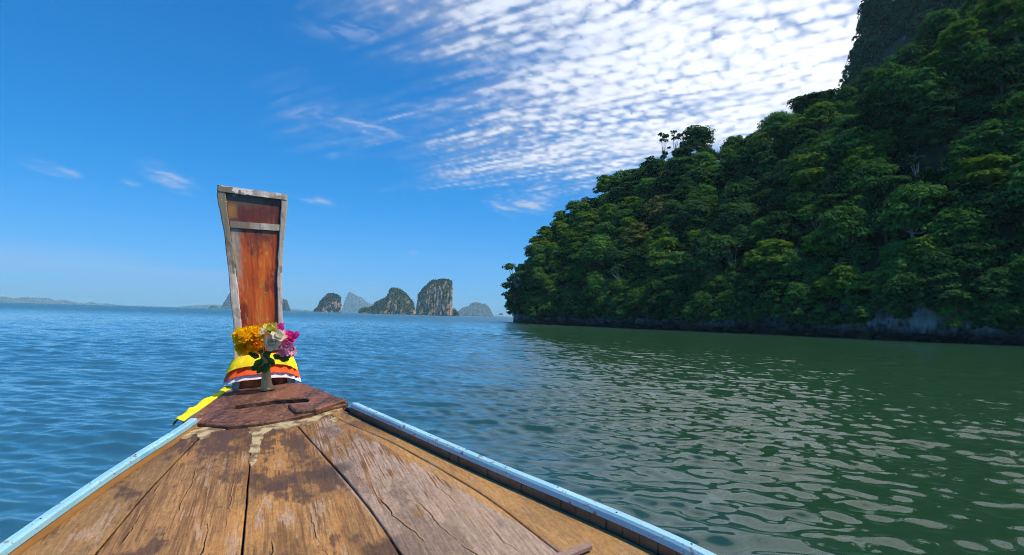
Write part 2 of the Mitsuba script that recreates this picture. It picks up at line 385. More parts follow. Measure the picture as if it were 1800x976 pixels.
# ------------------------------------------------------------------ far islands
ISL = dict(
    a=[(-19.422, 0.0006), (-19.078, 0.0070), (-18.895, 0.0158), (-18.503, 0.0247), (-18.256, 0.0302), (-17.731, 0.0316), (-17.247, 0.0295), (-16.968, 0.0248), (-16.868, 0.0181), (-16.849, 0.0015)],
    b=[(-16.849, 0.0015), (-16.713, 0.0104), (-16.490, 0.0261), (-16.243, 0.0341), (-16.084, 0.0352), (-15.752, 0.0320), (-15.418, 0.0288), (-14.979, 0.0271), (-14.636, 0.0214), (-14.295, 0.0167), (-13.909, 0.0160), (-13.376, 0.0015)],
    c=[(-15.232, 0.0005), (-15.135, 0.0045), (-14.928, 0.0085), (-14.438, 0.0088), (-13.899, 0.0120), (-13.643, 0.0191), (-12.996, 0.0255), (-12.563, 0.0297), (-12.412, 0.0358), (-12.318, 0.0428), (-11.935, 0.0461), (-11.485, 0.0454), (-11.027, 0.0417), (-10.557, 0.0340), (-10.202, 0.0272), (-9.902, 0.0204), (-9.714, 0.0125), (-9.631, 0.0015)],
    d=[(-9.66, 0.0005), (-9.63, 0.0175), (-9.483, 0.0347), (-9.109, 0.0450), (-8.672, 0.0533), (-8.231, 0.0607), (-8.006, 0.0629), (-7.718, 0.0621), (-7.435, 0.0643), (-6.976, 0.0651), (-6.397, 0.0645), (-6.101, 0.0611), (-6.03, 0.0530), (-6.01, 0.0399), (-5.99, 0.0246), (-5.976, 0.0024)],
    d2=[(-6.032, 0.0014), (-5.991, 0.0095), (-5.701, 0.0086), (-5.522, 0.0057), (-5.341, 0.0018)],
    e=[(-5.744, 0.0016), (-5.524, 0.0067), (-5.019, 0.0141), (-4.677, 0.0163), (-4.331, 0.0175), (-4.168, 0.0226), (-3.767, 0.0254), (-3.302, 0.0251), (-3.005, 0.0223), (-2.658, 0.0230), (-2.360, 0.0196), (-2.056, 0.0126), (-1.744, 0.0011)],
    f=[(-27.443, 0.0011), (-27.278, 0.0066), (-27.112, 0.0122), (-26.828, 0.0242), (-26.565, 0.0289), (-25.779, 0.0333), (-25.060, 0.0320), (-24.318, 0.0261), (-23.647, 0.0145), (-23.312, 0.0017)],
    g=[(-23.017, 0.0019), (-22.858, 0.0141), (-22.576, 0.0190), (-22.231, 0.0202), (-21.822, 0.0177), (-21.645, 0.0093), (-21.471, 0.0018)],
    f0=[(-28.352, 0.0010), (-28.226, 0.0038), (-28.050, 0.0052), (-27.821, 0.0047), (-27.535, 0.0012)],
    h1=[(-60, 0.003), (-54, 0.006), (-48, 0.0055), (-43.654, 0.0069), (-42.410, 0.0072), (-42.091, 0.0075), (-41.599, 0.0056), (-40.948, 0.0077), (-40.444, 0.0073), (-39.591, 0.0076), (-39.055, 0.0044), (-38.529, 0.0056), (-37.981, 0.0032), (-37.242, 0.0013), (-36.809, 0.0045), (-36.309, 0.0015), (-35.742, 0.0027), (-35.156, 0.0011), (-34.367, 0.0001)],
    h2=[(-30.859, 0.0005), (-30.001, 0.0027), (-29.124, 0.0041), (-28.144, 0.0062), (-27.550, 0.0055), (-26.857, 0.0051), (-24.964, 0.0026), (-21.019, 0.0030), (-19.735, 0.0014), (-18.954, 0.0004)],
    h3=[(-6.376, 0.0007), (-6.000, 0.0135), (-5.770, 0.0137), (-5.471, 0.0088), (-4.991, 0.0003)],
    h4=[(-2.208, 0.0004), (-1.514, 0.0028), (-0.756, 0.0021), (0.411, 0.0004)])


def isl_rock(p, n, uv):
    a = FB(p.x * .018, p.y * .018, p.z * .02, 4); b = FB(p.x * .075, p.y * .075, p.z * .010, 4)
    rock = MX((.09, .08, .07), (.48, .36, .26), SS(.25, .7, b))
    rock = MX(rock, (.42, .22, .13), SS(.52, .72, FB(p.x * .03 + 9, p.y * .03, p.z * .05, 3)) * .8)
    veg = MX((.016, .038, .012), (.050, .085, .022), b)
    up = n.z
    k = SS(.32, .62, up + 0.9 * (a - .5) + .17)
    c = MX(rock, veg, k)
    return MX(c, (.05, .045, .04), SS(4.0, 1.0, p.z))


scene['mat_isl'] = pr(mikit.proc(isl_rock), .9)
scene['mat_isl_far'] = pr(mikit.proc(lambda p, n, uv: MX((.012, .022, .014), (.035, .045, .04), SS(.45, .75, FB(p.x * .012, p.y * .012, p.z * .016, 4)))), .9)


def leaf_mat(c0, c1, freq=0.12, trans=0.5):
    def col(p, n, uv):
        k = N(p.x * freq, p.y * freq, p.z * freq)
        j = N(p.x * 1.7 + 31, p.y * 1.7, p.z * 1.7)
        return MX(c0, c1, SS(.2, .8, .65 * k + .35 * j))
    return {'type': 'principledthin', 'base_color': mikit.proc(col), 'roughness': 0.55, 'diff_trans': trans, 'eta': 1.35, 'spec_trans': 0.0}


scene['mat_isl_leaf'] = leaf_mat((.016, .040, .012), (.055, .105, .024), .02, .4)


def leaf_quads(c, nrm, size, rng, fold=0.18, aspect=0.62):
    """one folded leaf-shaped quad per centre"""
    n = len(c); nrm = nrm / (np.linalg.norm(nrm, axis=1, keepdims=True) + 1e-9)
    t = rng.normal(size=(n, 3)); t -= nrm * (t * nrm).sum(1, keepdims=True); t /= np.linalg.norm(t, axis=1, keepdims=True) + 1e-9
    b = np.cross(nrm, t); s = np.broadcast_to(size, (n,))[:, None]
    v = np.stack([c - t * s, c - b * s * aspect + nrm * s * fold, c + t * s, c + b * s * aspect + nrm * s * fold], 1).reshape(-1, 3)
    i = np.arange(n)[:, None] * 4
    return tm(v, np.vstack([i + [[0, 2, 1]], i + [[0, 3, 2]]]))


def island(key, prof, dist, depth_k=0.7, label='', p=3.0, kind=None, tufts=700, tuft=3.2, rough=1.0, seed=0, cliff=1.0):
    prof = np.array(prof); a0, a1 = prof[0, 0], prof[-1, 0]
    pad = (a1 - a0) * 0.03
    am = math.radians((a0 + a1) / 2)
    ax = np.array([math.cos(am), -math.sin(am)]); ay = np.array([math.sin(am), math.cos(am)])
    half = dist * math.tan(math.radians(a1 - a0) / 2)
    D = half * depth_k
    nx, ny = 130, 80
    s = np.linspace(a0 - pad, a1 + pad, nx); w = np.sin(np.linspace(-1, 1, ny) * np.pi / 2)
    top = np.interp(s, prof[:, 0], prof[:, 1], left=0, right=0) * dist
    lat = dist * np.tan(np.radians(s) - am)
    L, Wd = np.meshgrid(lat, w, indexing='ij')
    tz = np.repeat(top[:, None], ny, 1)
    # plan outline: deepest in the middle, rounded off at both ends
    e = np.clip(1 - np.abs(L / (half * 1.05)) ** 4, 0.02, 1) ** 0.5
    Q = np.stack([L / half * 3, Wd * 3, L * 0 + seed], -1)
    shape = np.clip(1 - np.abs(Wd) ** p, 0, 1) ** (0.9)
    nz = 1 - rough * 0.55 * (1 - np.exp(-(Wd * 2.2) ** 2)) * (1 - meshkit.fbm(Q * 1.2, 3, seed))
    z = tz * shape * nz
    z = z + (meshkit.fbm(Q * 4, 4, seed + 7) - .5) * 0.16 * tz * rough * (1 - .6 * np.exp(-(Wd * 3) ** 2)) - 2.5 * (np.abs(Wd) > .985)
    dd = D * e * Wd * (1 + rough * 1.15 * (meshkit.fbm(np.stack([L / half * 4.5, z / half * 1.2, Wd * .6], -1), 4, seed + 3) - .5)) + D * .2
    x = ax[0] * L + ay[0] * (dist + dd); y = ax[1] * L + ay[1] * (dist + dd)
    P = np.stack([x, y, z - 0.8], -1)
    m = tm(P.reshape(-1, 3), grid_faces(nx, ny)[:, ::-1])
    if kind == 'structure':
        scene[key] = mikit.ply(m, 'mat_isl_far', smooth=60)
        labels[key] = {'label': label, 'kind': 'structure'}
        return
    scene[key + '__rock'] = mikit.ply(m, 'mat_isl' if dist < 2400 else 'mat_isl_far', smooth=40)
    labels[key] = {'label': label, 'category': 'island', 'group': 'limestone islands on the horizon'}
    if tufts:
        rng = RS(seed + 50)
        pts, fi = trimesh.sample.sample_surface(m, tufts * 5, seed=seed)
        nn = m.face_normals[fi]; nn = np.where(nn[:, 2:] < 0, -nn, nn)
        keep = (nn[:, 2] + 0.9 * (meshkit.fbm(pts * .018 + seed, 3, 2) - .5) > 0.36) & (pts[:, 2] > 3)
        pts, nn = pts[keep][:tufts], nn[keep][:tufts]
        k = 7
        c = np.repeat(pts, k, 0) + rng.normal(size=(len(pts) * k, 3)) * tuft * .75 + [0, 0, tuft * .5]
        scene[key + '__vegetation'] = mikit.ply(leaf_quads(c, rng.normal(size=(len(c), 3)) * .6 + [0, 0, .8], tuft * (.5 + .6 * rng.rand(len(c))), rng), 'mat_isl_leaf')
        labels[key + '__vegetation'] = {'kind': 'stuff'}


island('limestone_island', ISL['a'], 1900, .8, 'round green-topped island with two white boats at its foot', seed=1, tufts=1500, tuft=1.9)
island('limestone_island_001', ISL['b'], 8000, .7, 'hazy blue pointed island behind the gap between two green ones', seed=2, tufts=0)
island('limestone_island_002', ISL['c'], 1650, .75, 'dark green sloping island with orange cliff beside the tallest rock', seed=3, tufts=2200, tuft=1.8)
island('limestone_island_003', ISL['d'], 1500, .95, 'tallest steep-sided rock island with bare sunlit cliff', p=5, seed=4, tufts=1900, tuft=1.6)
island('limestone_island_004', ISL['d2'], 1560, .8, 'low dark rock at the foot of the tallest island', seed=5, tufts=150, tuft=2)
island('limestone_island_005', ISL['e'], 5200, .7, 'blue-green domed island standing alone nearest the headland', seed=6, tufts=0)
island('limestone_island_006', ISL['f'], 4600, .7, 'dark blue steep island half hidden behind the prow board', seed=7, tufts=0)
island('limestone_island_007', ISL['g'], 3000, .8, 'small green rock peeping out beside the white-edged prow board', seed=8, tufts=0)
island('limestone_island_008', ISL['f0'], 4200, .8, 'tiny low islet beside the half hidden dark island', seed=9, tufts=0)
island('hills', ISL['h1'], 8800, .12, 'long low line of hazy blue hills on the horizon', kind='structure', p=2, seed=11, rough=.5)
island('hills_001', ISL['h2'], 8800, .15, 'faint low hills on the horizon behind the prow', kind='structure', p=2, seed=12, rough=.5)
island('hills_002', ISL['h3'], 4800, .5, 'faint blue hill between the tallest rock and the domed island', kind='structure', p=2, seed=13, rough=.5)
island('hills_003', ISL['h4'], 8800, .3, 'very faint low hill beside the headland tip', kind='structure', p=2, seed=14, rough=.5)

# ------------------------------------------------------------------ small boats by the island
scene['mat_white'] = pr((.80, .80, .78), .35)
scene['mat_glass_dark'] = pr((.03, .04, .05), .1)


def small_boat(key, az, dist, ln, yaw, label):
    a = math.radians(az); pos = [dist * math.sin(a), dist * math.cos(a), 0]
    M = T().translate(pos).rotate([0, 0, 1], yaw).scale(ln)
    S = []
    for t in np.linspace(0, 1, 9):
        w = 0.16 * (1 - max(0, (t - .45) / .55) ** 2.2) + .003; zt = .12 + .08 * t ** 2; zb = -.06 + .12 * max(0, t - .7)
        y = t - .5
        S.append([(-w * .6, y, zb), (w * .6, y, zb), (w * .95, y, zt * .5), (w, y, zt), (w * .8, y, zt), (-w * .8, y, zt), (-w, y, zt), (-w * .95, y, zt * .5)])
    for nm, m, mt in (('hull', loft(S), 'mat_white'), ('cabin', box(-.10, .10, -.22, .14, .11, .27, .015), 'mat_white'), ('canopy', box(-.13, .13, -.36, .16, .30, .33, .008), 'mat_white'),
                      ('window', box(-.102, .102, -.16, .10, .19, .25, .004), 'mat_glass_dark')):
        scene[f'{key}__{nm}'] = mikit.ply(m, mt, smooth=30, to_world=M)
    for i, (x, y) in enumerate(((-.11, -.33), (.11, -.33), (-.11, .13), (.11, .13))):
        scene[f'{key}__{num("post", i)}'] = mikit.ply(box(x - .006, x + .006, y - .006, y + .006, .1, .302, .002), 'mat_white', to_world=M)
    labels[key] = {'label': label, 'category': 'boat', 'group': 'tiny white boats at the green island'}


small_boat('motor_boat', -18.30, 1500, 9.5, 75, 'tiny white boat below the middle of the green-topped island')
small_boat('motor_boat_001', -17.72, 1520, 8.0, 105, 'tiny white boat nearer the pale cliff of the green-topped island')

# ------------------------------------------------------------------ trees of the headland
scene['leaf_dark'] = leaf_mat((.020, .076, .024), (.060, .160, .045))
scene['leaf_mid'] = leaf_mat((.048, .155, .030), (.095, .255, .055))
scene['leaf_bright'] = leaf_mat((.080, .190, .020), (.155, .290, .045), trans=.6)
scene['leaf_pale'] = leaf_mat((.100, .140, .035), (.230, .250, .080))
scene['leaf_gold'] = leaf_mat((.085, .090, .022), (.150, .135, .035))
scene['mat_bark_pale'] = pr(mikit.proc(lambda p, n, uv: MX((.20, .19, .17), (.42, .40, .37), FB(p.x * 2, p.y * 2, p.z * .6, 3))), .9)
scene['mat_bark'] = pr(mikit.proc(lambda p, n, uv: MX((.04, .036, .03), (.15, .135, .115), FB(p.x * 2, p.y * 2, p.z * .6, 3))), .9)


def lobe_leaves(c, rad, n, size, rng, low=-0.5, upb=0.5, vol=None):
    """leaves of one bough: small domed sprays over the bough's outside, so that the crown reads as foliage and not as a ball"""
    if vol is not None:
        d = rng.normal(size=(n * 2, 3)); d /= np.linalg.norm(d, axis=1, keepdims=True); d = d[d[:, 2] > low][:n]
        p = c + d * rad * (rng.rand(len(d)) ** .4 * vol)[:, None]
        nn = d * .6 + np.array([0, 0, upb]) + rng.normal(size=p.shape) * .4
        return leaf_quads(p, nn, size * (.6 + .8 * rng.rand(len(p))), rng)
    m = max(6, int(11 * (rad[0] / 1.6) ** 1.2))
    cd = rng.normal(size=(m * 4, 3)); cd /= np.linalg.norm(cd, axis=1, keepdims=True); cd = cd[cd[:, 2] > low]
    pick = [cd[0]]
    for q in cd[1:]:
        if len(pick) < m and min(np.linalg.norm(q - w) for w in pick) > .42:
            pick.append(q)
    cd = np.array(pick); k = max(8, n // len(cd)); out = []
    for q in cd:
        cc = c + q * rad * (.72 + .30 * rng.rand()); sr = rad[0] * (.30 + .20 * rng.rand())
        d = rng.normal(size=(k * 2, 3)); d /= np.linalg.norm(d, axis=1, keepdims=True); d = d[d[:, 2] > -.25][:k]
        p = cc + d * np.array([1.15, 1.15, .75]) * sr * (.75 + .4 * rng.rand(len(d)))[:, None]
        nn = d * .75 + q * .25 + np.array([0, 0, upb]) + rng.normal(size=p.shape) * .32
        out.append(leaf_quads(p, nn, size * (.6 + .8 * rng.rand(len(p))), rng))
    return cat(out)


def make_tree(seed, R=4.1, H=9.0, nl=8, leaves=2600, size=.29, flat=.55, style='dome'):
    rng = RS(seed)
    lobes = []
    for i in range(nl):
        if style == 'layer':
            k = i / max(nl - 1, 1); a = rng.rand() * 6.28; r = R * (.25 + .6 * rng.rand()) * (1 - .45 * k)
            lobes.append((np.array([r * math.cos(a), r * math.sin(a), H * (.34 + .60 * k)]), np.array([1, 1, flat * .8]) * R * (.38 + .18 * rng.rand())))
        elif style == 'wisp':
            a = rng.rand() * 6.28; r = R * (.2 + .7 * rng.rand())
            lobes.append((np.array([r * math.cos(a), r * math.sin(a), H * (.22 + .75 * rng.rand())]), np.array([1, 1, .45]) * R * (.16 + .20 * rng.rand())))
        else:
            a = i * 2.4 + rng.rand(); k = math.sqrt((i + .3) / nl); r = R * .70 * k
            lobes.append((np.array([r * math.cos(a), r * math.sin(a), H * (.88 - .50 * k * k) - rng.rand() * .9]), np.array([1, 1, flat + .25]) * R * (.34 + .18 * rng.rand())))
    area = np.array([l[1][0] ** 2 for l in lobes]); cnt = (leaves * area / area.sum()).astype(int)
    crown = cat([lobe_leaves(c, r, max(int(n), 20), size, rng, upb=.75 if style == 'layer' else .5, vol=1.3 if style == 'wisp' else None, low=-1 if style == 'wisp' else -.5) for (c, r), n in zip(lobes, cnt)])
    lean = rng.normal(size=2) * .5
    top = np.array([lean[0], lean[1], H * .62])
    tr = [tube([[0, 0, -2.5], [lean[0] * .2, lean[1] * .2, H * .2], [lean[0] * .7, lean[1] * .7, H * .42], top], [R * .075, R * .06, R * .05, R * .03], 6)]
    for c, r in lobes:
        b = np.array([lean[0] * .6, lean[1] * .6, H * (.30 + .15 * rng.rand())]); m = (b + c) / 2 + [0, 0, -.3]
        tr.append(tube([b, m, c + [0, 0, r[2] * .2]], [R * .032, R * .022, R * .008], 5))
    return cat(tr), crown


KIND = dict(dark='leaf_dark', mid='leaf_mid', bright='leaf_bright', pale='leaf_pale', gold='leaf_gold')
PROTO = {}


def proto(name, mat, **k):
    tr, cr = make_tree(**k)
    scene['proto_' + name] = {'type': 'shapegroup', 'trunk': mikit.ply(tr, 'mat_bark_pale' if name in ('bright1', 'dark1', 'mid2', 'wisp0', 'snag0') else 'mat_bark', smooth=60), 'crown': mikit.ply(cr, mat)}
    PROTO[name] = k


for i in range(3):
    proto(f'dark{i}', 'leaf_dark', seed=10 + i, style=('dome', 'layer', 'dome')[i], nl=(13, 13, 10)[i], leaves=5200)
    proto(f'mid{i}', 'leaf_mid', seed=20 + i, style=('dome', 'dome', 'layer')[i], nl=(12, 15, 13)[i], leaves=5200)
for i in range(2):
    proto(f'bright{i}', 'leaf_bright', seed=30 + i, style=('layer', 'dome')[i], nl=13, leaves=5000)
proto('pale0', 'leaf_pale', seed=41, nl=13, leaves=5000, size=.28, flat=.75)
proto('gold0', 'leaf_gold', seed=44, nl=8, leaves=2500)
proto('wisp0', 'leaf_dark', seed=51, R=3.0, H=9, nl=26, leaves=2300, style='wisp', size=.26)
proto('snag0', 'leaf_dark', seed=55, R=1.7, H=9, nl=12, leaves=520, style='wisp', size=.24)

count = {}


def plant(kind, var, pos, s, sz, yaw, lean=(0, 0), label=None, group=None, name='forest_tree'):
    i = count.get(name, 0); count[name] = i + 1
    key = num(name, i)
    M = T().translate([float(v) for v in pos]).rotate([1, 0, 0], float(lean[0])).rotate([0, 1, 0], float(lean[1])).rotate([0, 0, 1], float(yaw)).scale([float(s), float(s), float(sz)])
    scene[key] = {'type': 'instance', 'to_world': M, 'g': {'type': 'ref', 'id': f'proto_{kind}{var}'}}
    labels[key] = {'label': label, 'category': 'tree'}
    if group:
        labels[key]['group'] = group


def ground(az, t):
    x, y, z = headland_height(np.atleast_1d(float(az)), np.atleast_1d(float(t)))
    lift = 3.0 * float(sstep(-1, 3, az)) * math.exp(-t * 9)
    return np.array([x[0], y[0], z[0] + lift])


SPECIAL = [  # kind, variant, az, t, scale, zscale, (leans), label
    ('pale', 0, 12.6, .37, 1.05, .95, (0, 0), 'pale cream-green rounded tree, lower one of the pale pair on the headland'),
    ('pale', 0, 14.6, .46, 1.0, 1.0, (0, 0), 'pale cream-green rounded tree, upper one of the pale pair on the headland'),
    ('pale', 0, 15.6, .72, 1.0, .8, (0, 0), 'olive pale-crowned tree high on the slope below the ridge'),
    ('bright', 0, 28.6, .42, 1.5, 1.25, (0, 0), 'large yellow-green layered tree standing out in the middle of the dark slope'),
    ('bright', 0, 41.0, .20, 1.25, .9, (0, 0), 'vivid green flat-topped tree low above the grey rock wall'),
    ('bright', 1, 25.2, .12, 1.25, 1.1, (0, 0), 'bright green bushy tree low on the slope with bare grey limbs below'),
    ('gold', 0, 7.6, .97, .95, .7, (0, 0), 'yellowish-brown flat crowned tree on the seaward shoulder of the ridge'),
    ('bright', 0, 6.6, .55, 1.05, .8, (0, 0), 'light green tree on the seaward shoulder below the yellowish one'),
    ('bright', 1, 8.3, .50, .95, .7, (0, 0), 'second light green dome inland of the seaward shoulder tree'),
    ('wisp', 0, .95, .22, 1.7, 1.9, (0, -10), 'thin open tree leaning out over the sea at the tip of the headland'),
    ('wisp', 0, 1.0, .12, 1.2, 1.1, (0, -24), 'small ragged tree overhanging the water below the leaning tip tree'),
    ('snag', 0, 15.2, 1.0, 1.5, 1.7, (0, 0), 'tall thin nearly bare tree standing up from the ridge, first of two'),
    ('snag', 0, 16.0, 1.0, 1.5, 1.6, (0, 4), 'tall thin nearly bare tree standing up from the ridge, second of two'),
    ('snag', 0, 22.4, .16, 1.3, 1.0, (0, -20), 'bare pale-limbed tree low on the slope, leaning towards the water'),
    ('snag', 0, 29.2, .20, 1.4, .95, (8, -14), 'bare pale-limbed tree among the bushes near the grey rock patch'),
    ('snag', 0, 17.2, .52, 1.3, .9, (-6, 10), 'bare pale-limbed tree halfway up the dark gully'),
    ('snag', 0, 36.5, .32, 1.3, .95, (0, -10), 'bare pale-limbed tree standing above the grey rock patch'),
    ('snag', 0, 11.5, .13, 1.1, .85, (0, -26), 'bare pale-limbed tree leaning over the shore rock below the pale pair'),
    ('mid', 1, 21.8, .985, 1.0, 1.0, (0, 0), 'dark upright tree breaking the skyline in the middle of the ridge'),
]
rng = RS(77)
placed = []
for k, v, az, t, s, sz, ln, lb in SPECIAL:
    p = ground(az, t); placed.append(p)
    plant(k, v, p - [0, 0, .6], s, sz, rng.rand() * 360, ln, lb)
ZONE = [(0.16, 'low slope', 'low'), (0.72, 'middle of the slope', 'middle'), (9, 'top of the slope', 'ridge')]
WHERE = [(5, 'close to the headland tip', 'by the tip'), (11, 'on the headland shoulder', 'on the shoulder'), (17.5, 'below the two thin ridge trees', 'below the thin pair'), (24, 'between the thin ridge trees and tall cliff', 'mid headland'),
         (31, 'below the foot of the tall cliff', 'below the cliff'), (38, 'above the bare grey rock patch', 'above the rock patch'), (99, 'past the bare grey rock patch', 'past the rock patch')]
WORD = dict(dark='dark green tree', mid='mid green tree', bright='light yellow-green tree')
tries = 0
while len(placed) < 300 and tries < 20000:
    tries += 1
    az = -0.2 + 44.7 * rng.rand() ** .92; t = rng.rand() ** 1.05 * 1.04
    p = ground(az, t)
    sc = .55 + .45 * float(sstep(0, 10, az)) * (.70 + .85 * rng.rand() ** 1.4)
    if t < .12:
        sc *= .75
    if p[2] < 3.2 or min(np.linalg.norm(p - q) for q in placed) < 4.5 * sc + .4:
        continue
    placed.append(p)
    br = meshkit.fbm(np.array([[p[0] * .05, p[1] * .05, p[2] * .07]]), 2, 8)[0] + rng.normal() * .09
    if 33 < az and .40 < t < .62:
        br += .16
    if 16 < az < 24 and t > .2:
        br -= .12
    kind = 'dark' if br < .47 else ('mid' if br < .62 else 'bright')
    var = rng.randint(3 if kind != 'bright' else 2)
    z = next(z for z in ZONE if t < z[0]); w = next(w for w in WHERE if az < w[0])
    plant(kind, var, p - [0, 0, .6], sc, sc * (.72 + .35 * rng.rand()), rng.rand() * 360, (rng.normal() * 5, -6 * rng.rand()), f'{WORD[kind]} {w[1]}, {z[1]}', f'{kind} trees {w[2]}, {z[2]}')

# undergrowth filling the gaps between the trees, and ivy on the tall cliff
rngu = RS(9)


def shrub(seed, n=700, R=2.0):
    r = RS(seed)
    return cat([lobe_leaves(np.array([r.normal() * R * .5, r.normal() * R * .5, R * .25 + r.rand() * R * .4]), np.array([1, 1, .75]) * R * (.45 + .25 * r.rand()), n // 5, .24, r, low=-.4) for _ in range(5)])


for i, mt in enumerate(('leaf_dark', 'leaf_dark', 'leaf_mid')):
    scene[f'proto_shrub{i}'] = {'type': 'shapegroup', 'leaves': mikit.ply(shrub(60 + i), mt)}
n = 0
for _ in range(1500):
    az = -1.2 + 46 * rngu.rand(); t = rngu.rand() ** 1.25 * 1.03
    p = ground(az, t)
    if p[2] < 2.6:
        continue
    n += 1; s = (.55 + .7 * rngu.rand()) * (.45 + .55 * float(sstep(0, 6, az)))
    scene[f'undergrowth__{n:03d}'] = {'type': 'instance', 'to_world': T().translate(p.tolist()).rotate([0, 0, 1], float(rngu.rand() * 360)).scale([s, s, s * (.8 + .5 * rngu.rand())]),
                                      'g': {'type': 'ref', 'id': f'proto_shrub{rngu.randint(3)}'}}
labels['undergrowth'] = {'label': 'dense dark green undergrowth covering the headland between its trees', 'category': 'undergrowth', 'kind': 'stuff'}
for _ in range(320):
    az = .4 + 45 * rngu.rand()
    if 32 < az < 39.5 and rngu.rand() < .85:
        continue
    p = ground(az, .01); u = np.array([p[0], p[1]]) / np.hypot(p[0], p[1])
    p = np.array([p[0] - u[0] * .9, p[1] - u[1] * .9, 1.5 + 2.6 * rngu.rand() ** .8]); n += 1; s = .45 + .5 * rngu.rand()
    scene[f'undergrowth__{n:03d}'] = {'type': 'instance', 'to_world': T().translate(p.tolist()).rotate([0, 0, 1], float(rngu.rand() * 360)).scale([s, s, s * (.9 + .6 * rngu.rand())]),
                                      'g': {'type': 'ref', 'id': f'proto_shrub{rngu.randint(3)}'}}
n = 0
for _ in range(900):
    th = math.radians(140 + 170 * rngu.rand()); zz = 60 + 200 * rngu.rand() ** .9
    r = float(tower_r(np.array([th]), np.array([zz]))[0])
    P = TOWER_C + r * np.array([math.cos(th), math.sin(th)])
    if meshkit.fbm(np.array([[P[0] * .05, P[1] * .05, zz * .05]]), 3, 2)[0] > .60:
        continue
    n += 1; s = 2.2 + 1.8 * rngu.rand()
    scene[f'cliff_ivy__{n:03d}'] = {'type': 'instance', 'to_world': T().translate([float(P[0]), float(P[1]), zz - 3]).rotate([0, 0, 1], float(rngu.rand() * 360)).scale([s, s, s * 1.3]),
                                   'g': {'type': 'ref', 'id': 'proto_shrub0'}}
labels['cliff_ivy'] = {'label': 'dark creepers and bushes clinging to the sheer cliff behind the slope', 'category': 'creepers', 'kind': 'stuff'}


# ------------------------------------------------------------------ longtail boat
labels['longtail_boat'] = {'label': 'weathered wooden longtail boat with pale blue rails and a tall orange-brown prow board', 'category': 'boat'}
SEAMS = [  # x of the seam along y
    [(0.3, -.86), (1.08, -.80), (1.37, -.725), (1.808, -.630), (1.906, -.600), (2.119, -.547), (2.369, -.471), (2.71, -.349), (2.95, -.29)],
    [(0.3, -.56), (1.0, -.52), (1.713, -.444), (1.853, -.424), (2.129, -.393), (2.506, -.326), (2.95, -.24)],
    [(0.3, -.097), (2.95, -.096)],
    [(0.3, .33), (1.0, .29), (1.357, .268), (1.604, .248), (1.932, .201), (2.255, .144), (2.651, .079), (2.95, .03)],
    [(0.3, .70), (1.0, .645), (1.178, .627), (1.314, .608), (1.557, .581), (1.86, .507), (2.246, .405), (2.538, .286), (2.95, .17)],
    [(0.3, .97), (0.94, .875), (1.082, .843), (1.179, .811), (1.368, .75), (1.592, .671), (1.882, .577), (2.273, .457), (2.755, .308), (2.95, .26)]]


def seam(k, y):
    s = np.array(SEAMS[k]); y = np.asarray(y, float)
    f = lambda q: np.interp(q, s[:, 0], s[:, 1])
    return (f(y - .12) + f(y - .06) + f(y) + f(y + .06) + f(y + .12)) / 5


CRACKS = [(-.36, 2.2, -.42, 1.2, .0028), (-.17, 2.0, -.23, 1.1, .003), (-.13, 2.1, -.16, 1.5, .0012), (.03, 1.75, .10, 1.0, .002), (.07, 1.7, .15, 1.05, .0015),
          (-.03, 1.6, .0, 1.1, .002), (.33, 1.85, .47, 1.1, .002), (.27, 1.75, .38, 1.05, .003), (.45, 1.75, .55, 1.2, .0015), (-.55, 1.8, -.66, 1.2, .002), (-.26, 2.3, -.31, 1.3, .0015), (.20, 2.3, .32, 1.7, .0012)]


def crack_mask(x, y, grow=1.0, dx=0.0):
    m = mi.Float(0)
    for i, (x0, y0, x1, y1, w) in enumerate(CRACKS):
        t = (y0 - y) / (y0 - y1)
        xc = x0 + (x1 - x0) * t + dx + .022 * (N(y * 9, i * 7.0) - .5) + .007 * (N(y * 40, i * 3.0) - .5)
        ww = w * grow * (.15 + 1.1 * N(y * 14, i * 5.0 + 2)) * SS(0, .12, t) * SS(1, .85, t)
        m = dr.maximum(m, SS(1.0, .45, dr.abs(x - xc) / dr.maximum(ww, 1e-5)) * SS(.30, .42, N(y * 6, i * 11.0 + 4)))
    return m


